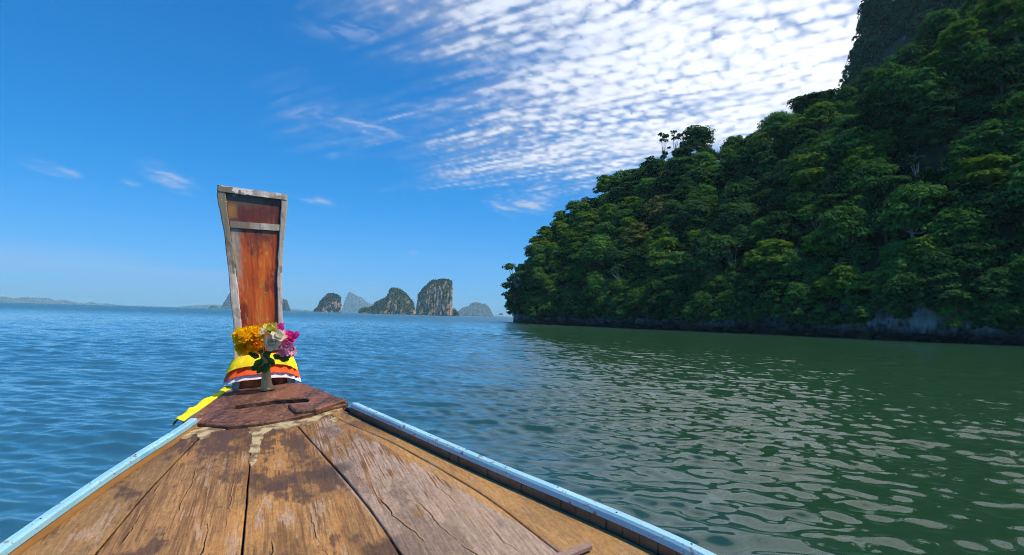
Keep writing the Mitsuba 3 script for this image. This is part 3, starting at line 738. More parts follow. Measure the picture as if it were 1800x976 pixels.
def deck_col(p, n, uv):
    x, y = uv.x, uv.y
    g = FB(x * 75, y * 3.0, 1, 3); g2 = FB(x * 260, y * 9, 4, 2); blot = FB(x * 6.0, y * 3.6, 9, 4); b2 = FB(x * 15, y * 8, 3, 3)
    c = MX((.15, .080, .026), (.36, .215, .082), SS(.25, .75, .5 * g + .5 * g2))
    c = MX(c, (.42, .225, .066), SS(.5, .75, FB(x * 9 + 4, y * 4, 2, 3)) * .7)
    s1 = -.326 + (y - 2.506) * .148; s3 = .079 - (y - 2.651) * .150; s4 = .286 - (y - 2.538) * .262; s5 = .308 - (y - 2.755) * .33
    c = MX(c, MX((.17, .105, .040), (.30, .195, .082), g), dr.select(x < s1, .75, 0.0))
    c = MX(c, MX((.31, .185, .060), (.45, .285, .110), .5 * g + .5 * b2), dr.select(x > s4, .85, 0.0))
    p4 = dr.select((x > s3) & (x < s4), 1.0, 0.0)
    grey = SS(.44, .56, FB(x * 10 + 3, y * 3.2, 6, 4) + .30 * (g2 - .5) + .30 * (g - .5) + .16 * SS(2.3, 1.7, y) - .10 * SS(2.2, 2.6, y))
    c = MX(c, MX((.21, .165, .13), (.44, .37, .32), g2), p4 * grey * .88)
    c = MX(c, (.36, .28, .21), SS(.70, .76, FB(x * 34, y * 7 + 9, 2, 4) + .3 * (g2 - .5)) * (1 - p4) * .6)
    wear = SS(.50, .70, blot + .34 * (g - .5) + .44 * (b2 - .5) + .30 * (g2 - .5) + .22 * (FB(x * 60, y * 45, 8, 2) - .5))
    c = MX(c, (.055, .034, .028), wear * dr.select(x > s4, .25, .8) * (1 - .45 * p4))
    c = MX(c, (.085, .05, .045), SS(2.30, 2.62, y + .22 * (b2 - .5)) * SS(.36, .6, b2 + .3 * (g - .5)) * .85)
    stain = SS(.08, .02, dr.abs(y - (1.98 + .25 * (x - .05)) + .12 * (b2 - .5))) * SS(-.1, -.02, x) * SS(.30, .2, x)
    c = MX(c, (.05, .036, .034), stain * .6)
    c = c * (.66 + .34 * FB(x * 2.2, y * 1.7, 12, 2)); c = MX(c, mi.Color3f(mi.luminance(c)) * mi.Color3f(1.06, 1.0, .92), .07)
    c = c * (.72 + .56 * FB(x * 420, y * 40, 2, 2)) * (.80 + .40 * FB(x * 160, y * 130, 7, 2))
    c = MX(c, (.42, .25, .10), crack_mask(x, y, 1.8, .004) * .5)
    c = MX(c, (.012, .008, .006), crack_mask(x, y))
    return c


def deck_bump(p, n, uv):
    x, y = uv.x, uv.y
    return .55 * FB(x * 130, y * 5, 2, 3) + .45 * FB(x * 30, y * 12, 5, 3) - 1.2 * crack_mask(x, y)


scene['mat_deck'] = {'type': 'twosided', 'bsdf': {'type': 'bumpmap', 'scale': .0016, 'tex': mikit.proc(deck_bump, .0012),
                     'bsdf': {'type': 'principled', 'base_color': mikit.proc(deck_col), 'roughness': .58, 'specular': .35}}}


def plank(k, y0, y1, gap=.0011, z=0.0, th=.026, bev=.004, camber=.0):
    ys = np.linspace(y0, y1, 70); S, UV = [], []
    rng = RS(100 + k); ph = rng.rand() * 10
    for y in ys:
        wob = .0035 * (meshkit.fbm(np.array([[y * 7, k * 3.1, 0], [y * 7, k * 3.1 + 1.7, 0]]), 3, 2) - .5)
        g = gap * (1.0 + 2.4 * meshkit.noise(np.array([[y * 2.2, k, 0.5]]), 7)[0])
        a, b = seam(k, y) + g + wob[0], seam(k + 1, y) - g + wob[1]
        if b - a < .02:
            b = a + .02
        xs = np.r_[a, a, a + bev, np.linspace(a + bev, b - bev, 9)[1:-1], b - bev, b, b]
        zz = np.r_[-th, -bev, np.zeros(9), -bev, -th]
        zt = z + .0025 * (meshkit.fbm(np.stack([xs * 9, xs * 0 + y * 3, xs * 0 + ph], 1), 2, 3) - .5)
        S.append(np.stack([xs, xs * 0 + y, zz + zt], 1)); UV.append(np.stack([xs, xs * 0 + y], 1))
    m = loft(S)
    uv = np.vstack([np.vstack(UV), [[xs.mean(), y0]], [[xs.mean(), y1]]])
    return m, uv


def faceted(mesh, uv, ang=35):
    """split vertices at sharp edges while keeping uv"""
    v = np.asarray(mesh.vertices); f = np.asarray(mesh.faces)
    return tm(v[f].reshape(-1, 3), np.arange(len(f) * 3).reshape(-1, 3)), uv[f].reshape(-1, 2)


for k in range(5):
    m, uv = plank(k, .25, 2.93 if k not in (0, 4) else 2.90, z=(.0, .001, 0, .0015, -.001)[k])
    boat(num('longtail_boat__deck_plank', k), m, 'mat_deck', True, uv)
    labels[num('longtail_boat__deck_plank', k)] = {'label': ['grey-brown deck plank along the port rail', 'brown deck plank with long dark cracks', 'middle deck plank with dark blotches', 'deck plank worn silvery grey', 'golden-brown deck plank along the starboard rail'][k]}


# rails
def rail_col(p, n, uv):
    a = FB(p.x * 30, p.y * 30, p.z * 30, 3); b = N(p.x * 9, p.y * 9, p.z * 9)
    c = MX((.20, .50, .72), (.29, .61, .80), a)
    c = MX(c, (.24, .20, .15), SS(.62, .69, .55 * a + .45 * FB(p.x * 110, p.y * 110, p.z * 110, 2)) * .8)
    c = MX(c, (.16, .09, .05), SS(.72, .77, FB(p.x * 45 + 9, p.y * 45, p.z * 45, 3)) * .8)
    c = c * (.72 + .4 * FB(p.x * 5, p.y * 5, p.z * 5 + 3, 3))
    return MX(c, (.10, .42, .62), SS(.86, .90, b) * .7)


scene['mat_rail'] = pr(mikit.proc(rail_col), .38, clearcoat=.2)
scene['mat_inner_shade'] = pr(mikit.proc(lambda p, n, uv: MX((.10, .055, .032), (.24, .14, .08), FB(p.x * 22, p.y * 22, p.z * 60, 3))), .6)  # boards facing away from the sun: shade painted into the brown
scene['mat_inner_lit'] = pr(mikit.proc(lambda p, n, uv: MX((.26, .135, .045), (.42, .24, .09), FB(p.x * 16, p.y * 16, p.z * 70, 3))), .55)  # same wood on the sunward side, sunlight painted in as gold
scene['mat_iron'] = pr((.03, .028, .028), .5)


def rail(sg, zt, w=.033, y0=-2.0, y1=2.93):
    k = 5 if sg > 0 else 0; S = []
    for y in np.linspace(y0, y1, 90):
        x = sg * (abs(seam(k, y)) if y > .3 else abs(seam(k, .3)) + .04 * (.3 - y) - .012 * max(0, .3 - y) ** 2)
        a, b = x, x + sg * w
        bv = .006
        S.append([(a, y, zt - .022), (b, y, zt - .022), (b + sg * .001, y, zt - bv), (b - sg * bv, y, zt), (a + sg * bv, y, zt), (a, y, zt - bv)][::int(sg)])
    return loft(S)


ZR, ZL = .048, .042
boat('longtail_boat__rail', rail(-1, ZL, y1=2.82), 'mat_rail')
boat('longtail_boat__rail_001', rail(1, ZR, y1=2.70), 'mat_rail')


def inner_wall(sg, y0, y1, zt, z0=-.02, th=.018, n=24, lift=0.0):
    k = 5 if sg > 0 else 0; S = []
    for y in np.linspace(y0, y1, n):
        x = sg * (abs(seam(k, y)) + .003)
        S.append([(x - sg * lift, y, z0), (x - sg * lift, y, zt), (x + sg * th, y, zt), (x + sg * th, y, z0)][::int(sg)])
    return loft(S)


boat('longtail_boat__inner_board', inner_wall(-1, .25, 2.9, ZL - .0235, n=60), 'mat_inner_lit')
boat('longtail_boat__inner_board_001', inner_wall(1, 1.925, 2.72, ZR - .0235), 'mat_inner_shade')
yb, i = 1.92, 2
while yb > .6:
    ln = .052
    boat(f'longtail_boat__inner_board_{i:03d}', inner_wall(1, yb - ln, yb - .003, ZR - .0235, n=3, lift=.001 * (i % 3)), 'mat_inner_shade', 30)
    yb -= ln; i += 1
i = 0
for sg, ys in ((-1, np.arange(1.45, 2.85, .235)), (1, np.arange(.8, 2.8, .21))):
    for y in ys:
        k = 5 if sg > 0 else 0; x = sg * (abs(float(seam(k, y))) + .014 + .007 * (i % 2)); z = ZR if sg > 0 else ZL
        boat(num('longtail_boat__nail', i), tube([[x, y, z - .006], [x, y, z + .0010]], .0028, 8), 'mat_iron')
        i += 1

# hull below the rails
def hull_mesh():
    S = []
    for y in np.r_[np.linspace(-2.0, 2.6, 24), np.linspace(2.7, 3.62, 12)]:
        ws = []
        for k in (0, 5):
            w = abs(float(seam(k, y))) + .034 if y > .3 else abs(float(seam(k, .3))) + .034 + .04 * (.3 - y) - .012 * (.3 - y) ** 2
            ws.append(w if y < 2.8 else np.interp(y, [2.8, 3.1, 3.45, 3.62], [w, .29, .19, .07]))
        wl, w = ws
        zt = np.interp(y, [-2, 2.6, 2.95, 3.62], [.020, .018, -.012, -.012])
        zb = np.interp(y, [-2, 1.2, 2.2, 3.0, 3.62], [-1.35, -1.40, -1.38, -1.15, -.55])
        ring = [(w, zt), (w * .97, zt * .6 + zb * .2), (w * .86, .45 * zb), (w * .62, .75 * zb), (w * .25, .95 * zb), (.012, zb)]
        ring = ring + [(-x * wl / w, z) for x, z in ring[::-1]]
        inn = [(-(wl - .011), zt)] + [(-(wl * .84 - .03), zb * .42)] + [((w * .84 - .03), zb * .42)] + [(w - .011, zt)]
        S.append([(x, y, z) for x, z in (ring + inn)][::-1])
    return loft(S)


scene['mat_hull'] = pr(mikit.proc(lambda p, n, uv: MX((.015, .03, .10), (.03, .06, .16), FB(p.x * 8, p.y * 8, p.z * 8, 3))), .4)
boat('longtail_boat__hull', hull_mesh(), 'mat_hull', 40)

# bow plate with its slot
PLATE = [(-.396, 2.945), (-.355, 3.075), (-.257, 3.473), (-.158, 3.515), (-.02, 3.522), (.115, 3.512), (.16, 3.456), (.25, 3.20), (.339, 2.925), (.321, 2.862), (.205, 2.835), (.19, 2.80), (.084, 2.765), (-.061, 2.735), (-.2, 2.762), (-.274, 2.83)]
SLOT = [(-.186, 3.055), (-.197, 3.08), (-.186, 3.104), (0, 3.108), (.15, 3.080), (.163, 3.058), (.15, 3.034), (0, 3.058)]


PLATE = [(x * .979, y * .979) for x, y in PLATE]; SLOT = [(x * .979, 3.0 + (y * .979 - 3.0) * 1.9) for x, y in SLOT]


def plate_col(p, n, uv):
    a = FB(p.x * 26, p.y * 5, p.z * 20, 4); b = FB(p.x * 90, p.y * 70, p.z * 60, 3); e = FB(p.x * 6, p.y * 6, p.z * 6, 3)
    c = MX((.045, .025, .021), (.180, .092, .066), SS(.3, .72, .5 * a + .5 * b))
    c = MX(c, (.20, .085, .05), SS(.54, .68, e + .3 * (b - .5)) * .6)
    return MX(c, (.28, .22, .19), SS(.64, .76, b * .6 + a * .4) * .55)


scene['mat_plate'] = {'type': 'twosided', 'bsdf': {'type': 'bumpmap', 'scale': .004, 'tex': mikit.proc(lambda p, n, uv: FB(p.x * 50, p.y * 14, p.z * 40, 4), .002),
                      'bsdf': {'type': 'principled', 'base_color': mikit.proc(plate_col), 'roughness': .58, 'specular': .35}}}
boat('longtail_boat__bow_plate', slab(PLATE, .018, .026, .004, [SLOT], .012, .0015, 3), 'mat_plate', 25)
labels['longtail_boat__bow_plate'] = {'label': 'dark red-brown bow board with a long slot cut through it'}
scene['mat_dark'] = pr((.02, .012, .010), .8)
boat('longtail_boat__bow_underslab', slab([(-.33, 2.96), (-.2, 3.44), (.1, 3.44), (.29, 2.96), (.28, 2.88), (-.3, 2.88)], -.012, .05, .003), 'mat_dark', 25)  # near-black slab under the bow board, showing through its slot
# lower ledge and broken raised edge
boat('longtail_boat__ledge_strip', slab([(-.30, 2.815), (-.2, 2.752), (-.061, 2.722), (.04, 2.735), (.045, 2.775), (-.06, 2.765), (-.2, 2.80), (-.29, 2.855)], .022, .026, .005, (), .012, .003, 8), 'mat_plate', 25)
boat('longtail_boat__raised_edge', slab([(.054, 2.877), (.085, 2.742), (.115, 2.736), (.172, 2.732), (.235, 2.775), (.315, 2.835), (.318, 2.868), (.24, 2.845), (.17, 2.84)], .035, .026, .006, (), .012, .004, 5), 'mat_plate', 25)
labels['longtail_boat__raised_edge'] = {'label': 'broken raised block on the edge of the bow board'}

# dried filler along the joint
scene['mat_putty'] = {'type': 'twosided', 'bsdf': {'type': 'bumpmap', 'scale': .004, 'tex': mikit.proc(lambda p, n, uv: FB(p.x * 70, p.y * 70, p.z * 70, 4), .002), 'bsdf': {
    'type': 'principled', 'base_color': mikit.proc(lambda p, n, uv: MX(MX((.14, .10, .055), (.36, .33, .21), SS(.34, .62, FB(p.x * 24, p.y * 24, p.z * 24, 4))), (.12, .075, .05), SS(.58, .7, FB(p.x * 45, p.y * 45, p.z * 45 + 5, 3)) * .8)), 'roughness': .7}}}
PUTTY = [[(-.115, 2.72), (-.05, 2.705), (.03, 2.71), (.12, 2.70), (.20, 2.76), (.29, 2.83), (.30, 2.80), (.20, 2.70), (.13, 2.60), (.10, 2.62), (.04, 2.60), (-.02, 2.615), (-.055, 2.56), (-.062, 2.40), (-.072, 2.24), (-.088, 2.19), (-.103, 2.22), (-.098, 2.45)],
         [(-.345, 2.83), (-.30, 2.79), (-.25, 2.76), (-.2, 2.73), (-.205, 2.71), (-.26, 2.70), (-.255, 2.64), (-.29, 2.61), (-.315, 2.66), (-.33, 2.72)], [(-.36, 2.74), (-.33, 2.77), (-.325, 2.70), (-.35, 2.64), (-.37, 2.66)],
         [(.215, 2.63), (.245, 2.66), (.26, 2.60), (.24, 2.56)]]
for i, q in enumerate(PUTTY):
    boat(num('longtail_boat__filler', i), slab(q, .0032, .010, .002, (), .007, .013, 11 + i), 'mat_putty', 40)

# prow: a board curving up and forward
prow_y = lambda z: 3.5 + .1 * z + .05 * z * z
OL = np.array([(-.30, -.215), (.037, -.220), (.21, -.201), (.403, -.199), (.565, -.210), (.695, -.213), (.892, -.226), (1.025, -.245), (1.10, -.254), (1.155, -.257), (1.172, -.245)])
OR = np.array([(-.30, .115), (.019, .119), (.115, .089), (.283, .063), (.449, .062), (.65, .072), (.819, .087), (.956, .109), (1.09, .126), (1.125, .123)])
IL = np.array([(-.25, -.185), (.007, -.184), (.206, -.160), (.399, -.158), (.595, -.167), (.792, -.183), (.958, -.200), (1.135, -.209)])
IR = np.array([(-.25, .075), (.018, .069), (.186, .046), (.352, .033), (.584, .041), (.786, .057), (.922, .073), (1.09, .088)])


def crv(t, z):
    f = lambda q: np.interp(q, t[:, 0], t[:, 1])
    return (f(z - .04) + f(z) + f(z + .04)) / 3


def prow_strip(z0, z1, xa, xb, ya, yb, n=40, m=7, tilt=0.0, rough=0.0, bev=.004, seed=0):
    """solid strip of the prow: between the curves xa(z), xb(z), from ya behind to yb in front of the face (minus = towards the stern)"""
    S, UV = [], []
    for z in np.linspace(z0, z1, n):
        a, b = xa(z), xb(z)
        if rough:
            w = (meshkit.fbm(np.array([[z * 16, seed, 0], [z * 16, seed + 5, 0]]), 3, 2) - .5) * 2 * rough
            a, b = a + w[0], b + w[1]
        xs = np.r_[a, a, a + bev, np.linspace(a + bev, b - bev, m)[1:-1], b - bev, b, b]
        yy = np.r_[yb, ya + bev, np.full(m, ya), ya + bev, yb]
        zz = z + tilt * (xs + .07)
        S.append(np.stack([xs, prow_y(zz) + yy, zz], 1)); UV.append(np.stack([xs, zz], 1))
    m_ = loft(S)
    return m_, np.vstack([np.vstack(UV), [[0, z0]], [[0, z1]]])


def panel_col(p, n, uv):
    x, z = uv.x, uv.y
    s = FB(x * 34, z * 3.2, 3, 4); f = FB(x * 95, z * 26, 5, 3); e = FB(x * 12, z * 7, 8, 4)
    c = MX((.34, .038, .005), (.66, .140, .012), SS(.25, .75, s))
    c = MX(c, (.62, .25, .04), SS(.60, .74, .6 * s + .4 * f) * .75)
    c = MX(c, (.16, .022, .010), SS(.50, .66, e + .25 * (f - .5)) * .75)
    c = MX(c, (.52, .26, .07), SS(.70, .78, f) * .6)
    up = SS(.70, .98, z + .35 * (e - .5))
    c = MX(c, MX((.045, .018, .020), (.13, .035, .032), f), up * .92)
    edge = SS(-.128, -.168, x + .05 * (e - .5)) * SS(.52, .66, z + .15 * (f - .5)) * SS(1.0, .85, z)
    c = MX(c, MX((.26, .21, .15), (.47, .42, .34), f), edge * SS(.28, .42, e + .2 * (f - .5)))
    top = SS(1.02, 1.10, z + .1 * (e - .5))
    c = MX(c, (.15, .125, .075), top * .6)
    c = MX(c, (.33, .17, .06), SS(-.14, -.175, x) * SS(.97, .99, z) * SS(1.08, 1.04, z) * .9)
    return c


def frame_col(p, n, uv):
    x, z = uv.x, uv.y
    a = FB(x * 110, z * 7, 3, 3); b = FB(x * 30, z * 18, 4, 3)
    c = MX((.33, .30, .26), (.68, .64, .58), SS(.2, .8, .5 * a + .5 * b))
    c = MX(c, (.150, .135, .095), SS(.62, .80, z + .3 * (b - .5)) * SS(0.0, -.12, x) * .85)
    c = MX(c, (.36, .32, .23), SS(.62, .85, z + .3 * (b - .5)) * SS(0.0, .05, x) * .75)
    c = MX(c, (.75, .73, .71), SS(.58, .64, FB(x * 26, z * 40, 9, 3)) * SS(1.05, 1.08, z - .0) * .9)
    return MX(c, (.10, .075, .05), SS(.62, .74, b) * .5)


def prow_bump(p, n, uv):
    return FB(uv.x * 120, uv.y * 10, 2, 3) * .6 + FB(uv.x * 40, uv.y * 30, 2, 3) * .5


scene['mat_panel'] = {'type': 'twosided', 'bsdf': {'type': 'bumpmap', 'scale': .003, 'tex': mikit.proc(prow_bump, .0015), 'bsdf': {'type': 'principled', 'base_color': mikit.proc(panel_col), 'roughness': .42, 'specular': .4}}}
scene['mat_frame'] = {'type': 'twosided', 'bsdf': {'type': 'bumpmap', 'scale': .003, 'tex': mikit.proc(prow_bump, .0015), 'bsdf': {'type': 'principled', 'base_color': mikit.proc(frame_col), 'roughness': .75, 'specular': .3}}}
TL = -.134  # tilt of the top edge
m, uv = prow_strip(-.45, 1.125, lambda z: crv(OL, z) + .006, lambda z: crv(OR, z) - .006, .004, .095, tilt=0, rough=.004)
boat('longtail_boat__prow', m, 'mat_frame', False, uv)
labels['longtail_boat__prow'] = {'label': 'tall upright prow board framed in grey weathered strips'}
m, uv = prow_strip(-.25, 1.105, lambda z: crv(IL, z) - .002, lambda z: crv(IR, z) + .002, -.004, .012, n=60, m=11)
boat('longtail_boat__prow__panel', m, 'mat_panel', False, uv)
labels['longtail_boat__prow__panel'] = {'label': 'orange-brown varnished panel, dark purple at the top and flaked at one edge'}
for i, (xa, xb, z1) in enumerate(((lambda z: crv(OL, z), lambda z: crv(IL, z), 1.135), (lambda z: crv(IR, z), lambda z: crv(OR, z), 1.098))):
    m, uv = prow_strip(-.25, z1, xa, xb, -.020, .010, n=70, m=4, rough=.0035, seed=i)
    boat(num('longtail_boat__prow__frame_strip', i), m, 'mat_frame', False, uv)
m, uv = prow_strip(1.112, 1.148, lambda z: crv(OL, z) + .001, lambda z: crv(OR, z) - .001, -.024, .100, n=6, m=14, tilt=TL, bev=.005)
boat('longtail_boat__prow__top_strip', m, 'mat_frame', False, uv)
m, uv = prow_strip(.913, .951, lambda z: crv(IL, z) + .001, lambda z: crv(IR, z) - .001, -.014, .004, n=5, m=12, tilt=-.09, bev=.004)
boat('longtail_boat__prow__cross_batten', m, 'mat_frame', False, uv)
# loose stick on the deck
scene['mat_stick'] = pr(mikit.proc(lambda p, n, uv: MX((.14, .10, .085), (.33, .25, .22), FB(p.x * 60, p.y * 60, p.z * 60, 3))), .7)
st = box(-.012, .012, 0, .26, 0, .014, .003)
sa = math.atan2(.704 - .565, 1.172 - 1.150)
st.apply_transform(trimesh.transformations.rotation_matrix(math.pi / 2 + .16, [0, 0, 1])); st.apply_translation([.70, 1.172, .0035])
boat('wooden_stick', st, 'mat_stick')
labels['wooden_stick'] = {'label': 'short flat wooden stick lying loose on the golden deck plank', 'category': 'stick'}

# ------------------------------------------------------------------ ribbons round the prow
scene['cloth_yellow'] = pr((.80, .68, .010), .7, sheen=.4)
scene['cloth_yellow_shade'] = pr((.58, .60, .010), .7, sheen=.4)  # the yellow cloth again, its greenish shading put into the colour
scene['cloth_orange'] = pr((.85, .105, .010), .7, sheen=.4)
scene['cloth_white'] = pr((.72, .68, .80), .7, sheen=.4)


def skirt(levels, seed, n=150, th=.0015):
    """levels: list of (left, right, front y, z in front, z left, z right)"""
    th_ = np.linspace(0, 2 * np.pi, n, endpoint=False)
    cs, sn = np.cos(th_), np.sin(th_)
    rows = []
    L = np.array(levels)
    for t in np.linspace(0, 1, 9):
        l, r, fy, zf, zl, zr = [np.interp(t, np.linspace(0, 1, len(L)), L[:, k]) for k in range(6)]
        sx = np.sign(cs) * np.abs(cs) ** .55; sy = np.sign(sn) * np.abs(sn) ** .55
        x = np.where(cs > 0, -.07 + (r + .07) * sx, -.07 + (l + .07) * -sx * -1)
        x = np.where(cs < 0, -.07 - (-.07 - l) * np.abs(sx), x)
        y = 3.56 + (3.56 - fy) * sy
        a = np.abs(sx) ** 4
        z = np.where(cs < 0, zf + (zl - zf) * a, zf + (zr - zf) * a) + .014 * (x + .07) * -1
        w = (meshkit.fbm(np.stack([cs * 3.2, sn * 3.2, cs * 0 + t * .6 + seed], 1), 3, 5) - .5) * .022 * (.4 + t) + .003 * np.sin(th_ * 19 + 5 * t + seed)
        rows.append(np.stack([x + w * cs, y + w * sn, z], 1))
    rows = np.array(rows)
    out = rows; c = rows.mean(1, keepdims=True); inn = rows - (rows - c) * [.012, .012, 0]
    return loft(np.concatenate([out, inn[::-1], out[:1]]), caps=False)


boat('ribbon_sash__yellow_ribbon', skirt([(-.203, .108, 3.475, .196, .175, .150), (-.235, .122, 3.445, .165, .12, .115), (-.254, .132, 3.430, .140, .090, .076)], 1), 'cloth_yellow', 60)
boat('ribbon_sash__orange_ribbon', skirt([(-.235, .122, 3.452, .150, .10, .09), (-.256, .133, 3.432, .112, .066, .06), (-.268, .141, 3.420, .094, .044, .034)], 1), 'cloth_orange', 60)
boat('ribbon_sash__white_ribbon', skirt([(-.250, .128, 3.445, .110, .07, .06), (-.262, .136, 3.430, .082, .035, .03), (-.276, .147, 3.416, .066, .022, .006)], 1), 'cloth_white', 60)
labels['ribbon_sash'] = {'label': 'yellow, orange and white cloth ribbons tied round the foot of the prow', 'category': 'ribbon'}

# trailing yellow cloth beside the bow board, with its cord
pts = .979 * np.array([(-.402, 2.93), (-.385, 3.01), (-.362, 3.075), (-.325, 3.22), (-.29, 3.36), (-.262, 3.475), (-.235, 3.52)])
s = np.linspace(0, 1, 40); E_ = np.stack([np.interp(s, np.linspace(0, 1, len(pts)), pts[:, k]) for k in (0, 1)], 1)
rows = []
for i in range(7):
    t = i / 6
    wdt = (.042 - .014 * s) * (.75 + .5 * meshkit.noise(np.stack([s * 7, s * 0, s * 0], 1), 4)) * np.sin(np.pi * np.clip(s * .72 + .22, 0, 1)) ** .5 + .012
    x = E_[:, 0] - wdt * t + .012 * (1 - t) * (t < .01); y = E_[:, 1] + .04 * t
    z = .022 + .022 * np.sin(np.pi * t * .8) - .045 * t ** 2 + (meshkit.fbm(np.stack([s * 9, s * 0 + t * 2, s * 0], 1), 3, 9) - .5) * .05 * t + .004 * np.sin(s * 31 + t * 9) * t
    rows.append(np.stack([x, y, z], 1))
rows = np.array(rows)
boat('yellow_cloth', loft(np.concatenate([rows, rows[::-1] - [0, 0, .002], rows[:1]]).transpose(0, 1, 2)[:, :, :], caps=False) if False else tm(np.vstack([rows.reshape(-1, 3), (rows - [0, 0, .0016]).reshape(-1, 3)]), np.vstack([grid_faces(7, 40), grid_faces(7, 40)[:, ::-1] + 280])), 'cloth_yellow_shade', 60)
labels['yellow_cloth'] = {'label': 'yellow cloth end, shade painted in as green, trailing over the side of the bow board', 'category': 'cloth'}
cp = np.array([(-.262, 3.47, .022), (-.2, 3.50, .03), (-.155, 3.512, .032), (-.05, 3.52, .034), (.06, 3.518, .034), (.118, 3.51, .03)])
s = np.linspace(0, 1, 40); cp = np.stack([np.interp(s, np.linspace(0, 1, 6), cp[:, k]) for k in range(3)], 1)
boat('yellow_cloth__cord', tube(cp + np.c_[s * 0, s * 0, .003 * np.sin(s * 40)], .0045 + .002 * np.sin(s * 23), 7), 'cloth_yellow', 60)
labels['yellow_cloth__cord'] = {'label': 'thin twisted yellow end along the back edge of the bow board'}

# ------------------------------------------------------------------ wooden vase and flowers
def vase_mesh():
    prof = [(.0, .024), (.033, .024), (.0345, .031), (.031, .040), (.0275, .055), (.0245, .09), (.0235, .14), (.0235, .185), (.0245, .215), (.0255, .222), (.021, .222), (.018, .12), (0, .12)]
    S = []
    for r, z in prof:
        a = np.linspace(0, 2 * np.pi, 28, endpoint=False)
        rr = r * (1 + (.22 if z < .045 else .05) * (meshkit.fbm(np.stack([np.cos(a) * 2.5, np.sin(a) * 2.5, a * 0 + z * 25], 1), 2, 3) - .5))
        S.append(np.stack([-.040 + rr * np.cos(a), 3.318 + rr * np.sin(a), a * 0 + z], 1))
    return loft(S)


scene['mat_vase'] = pr(mikit.proc(lambda p, n, uv: MX(MX((.30, .16, .07), (.60, .38, .20), FB(p.x * 80, p.y * 80, p.z * 12, 3)), (.60, .40, .16), SS(.50, .65, FB(p.x * 30, p.y * 30, p.z * 30, 3)) * .6)), .6)
boat('flower_vase', vase_mesh(), 'mat_vase', 40)
labels['flower_vase'] = {'label': 'slim rough wooden vase with flared foot standing on the bow board', 'category': 'vase'}


def basis(ax):
    ax = np.asarray(ax, float) / np.linalg.norm(ax)
    t = np.cross(ax, [0.31, .2, .92]); t /= np.linalg.norm(t)
    return np.stack([t, np.cross(ax, t), ax], 1)


def petal(L, W, curl, cup, tip=.6, n=5, m=4, ruffle=0.0, ph=0.0):
    """along +x from the origin, facing +z; curl lifts the end, cup lifts the sides"""
    u, v = np.meshgrid(np.linspace(0, 1, n), np.linspace(-1, 1, m), indexing='ij')
    w = W * (np.sin(np.pi * np.clip(u * .82 + .10, 0, 1)) ** tip)
    a = curl * u
    x = L * np.where(abs(curl) > 1e-3, np.sin(a) / (curl if abs(curl) > 1e-3 else 1), u); z = L * (1 - np.cos(a)) / (curl if abs(curl) > 1e-3 else 1)
    return np.stack([x, w * v * .5, z + cup * W * v ** 2 * u + ruffle * np.sin(v * 5 + ph + u * 4) * u], -1).reshape(-1, 3), grid_faces(n, m)


def flower(c, axis, rings, seed):
    """rings: (count, length, width, elevation of the petal in degrees, radius of attachment, curl, cup, ruffle)"""
    rng = RS(seed); B = basis(axis); ms = []
    for cnt, L, W, el, r0, curl, cup, ruf in rings:
        off = rng.rand() * 6.28
        for i in range(cnt):
            v, f = petal(L * (.88 + .24 * rng.rand()), W * (.9 + .2 * rng.rand()), curl * (.8 + .4 * rng.rand()), cup, ruffle=ruf, ph=rng.rand() * 6)
            e = math.radians(el + rng.normal() * 7); a = off + i * 6.283 / cnt + rng.normal() * .12
            Ry = np.array([[math.cos(e), 0, -math.sin(e)], [0, 1, 0], [math.sin(e), 0, math.cos(e)]])
            Rz = np.array([[math.cos(a), -math.sin(a), 0], [math.sin(a), math.cos(a), 0], [0, 0, 1]])
            v = (v @ Ry.T + [r0, 0, 0]) @ Rz.T
            ms.append(tm(v @ B.T + c, f))
    return cat(ms)


def marigold(r):
    return [(12, r, r * .62, -20, .0, .5, .2, r * .10), (12, r * .98, r * .6, 8, .0, .5, .2, r * .10), (12, r * .95, r * .55, 32, 0, .5, .2, r * .1), (10, r * .92, r * .5, 54, 0, .4, .2, r * .1), (8, r * .9, r * .45, 75, 0, .3, .2, r * .1)]


def rose(r):
    return [(6, r * 1.0, r * .95, 6, r * .12, .5, .25, r * .06), (5, r * .9, r * .9, 32, r * .12, .7, .3, r * .05), (5, r * .8, r * .8, 55, r * .10, .6, .3, r * .04), (4, r * .7, r * .6, 72, r * .06, .4, .35, 0), (3, r * .6, r * .4, 84, r * .02, .2, .4, 0)]


def tulip(r):
    return [(5, r * 1.5, r * 1.1, 62, r * .25, .55, .4, r * .05), (4, r * 1.4, r * .9, 76, r * .12, .4, .4, r * .04)]


def daisy(r):
    return [(12, r, r * .42, 8, r * .1, -.3, .15, 0), (9, r * .72, r * .36, 34, r * .05, -.3, .2, 0)]


def petal_mat(c0, c1, f=60, tr=.5):
    return {'type': 'principledthin', 'base_color': mikit.proc(lambda p, n, uv: MX(c0, c1, SS(.25, .75, FB(p.x * f, p.y * f, p.z * f, 2)))), 'roughness': .6, 'diff_trans': tr, 'eta': 1.35}


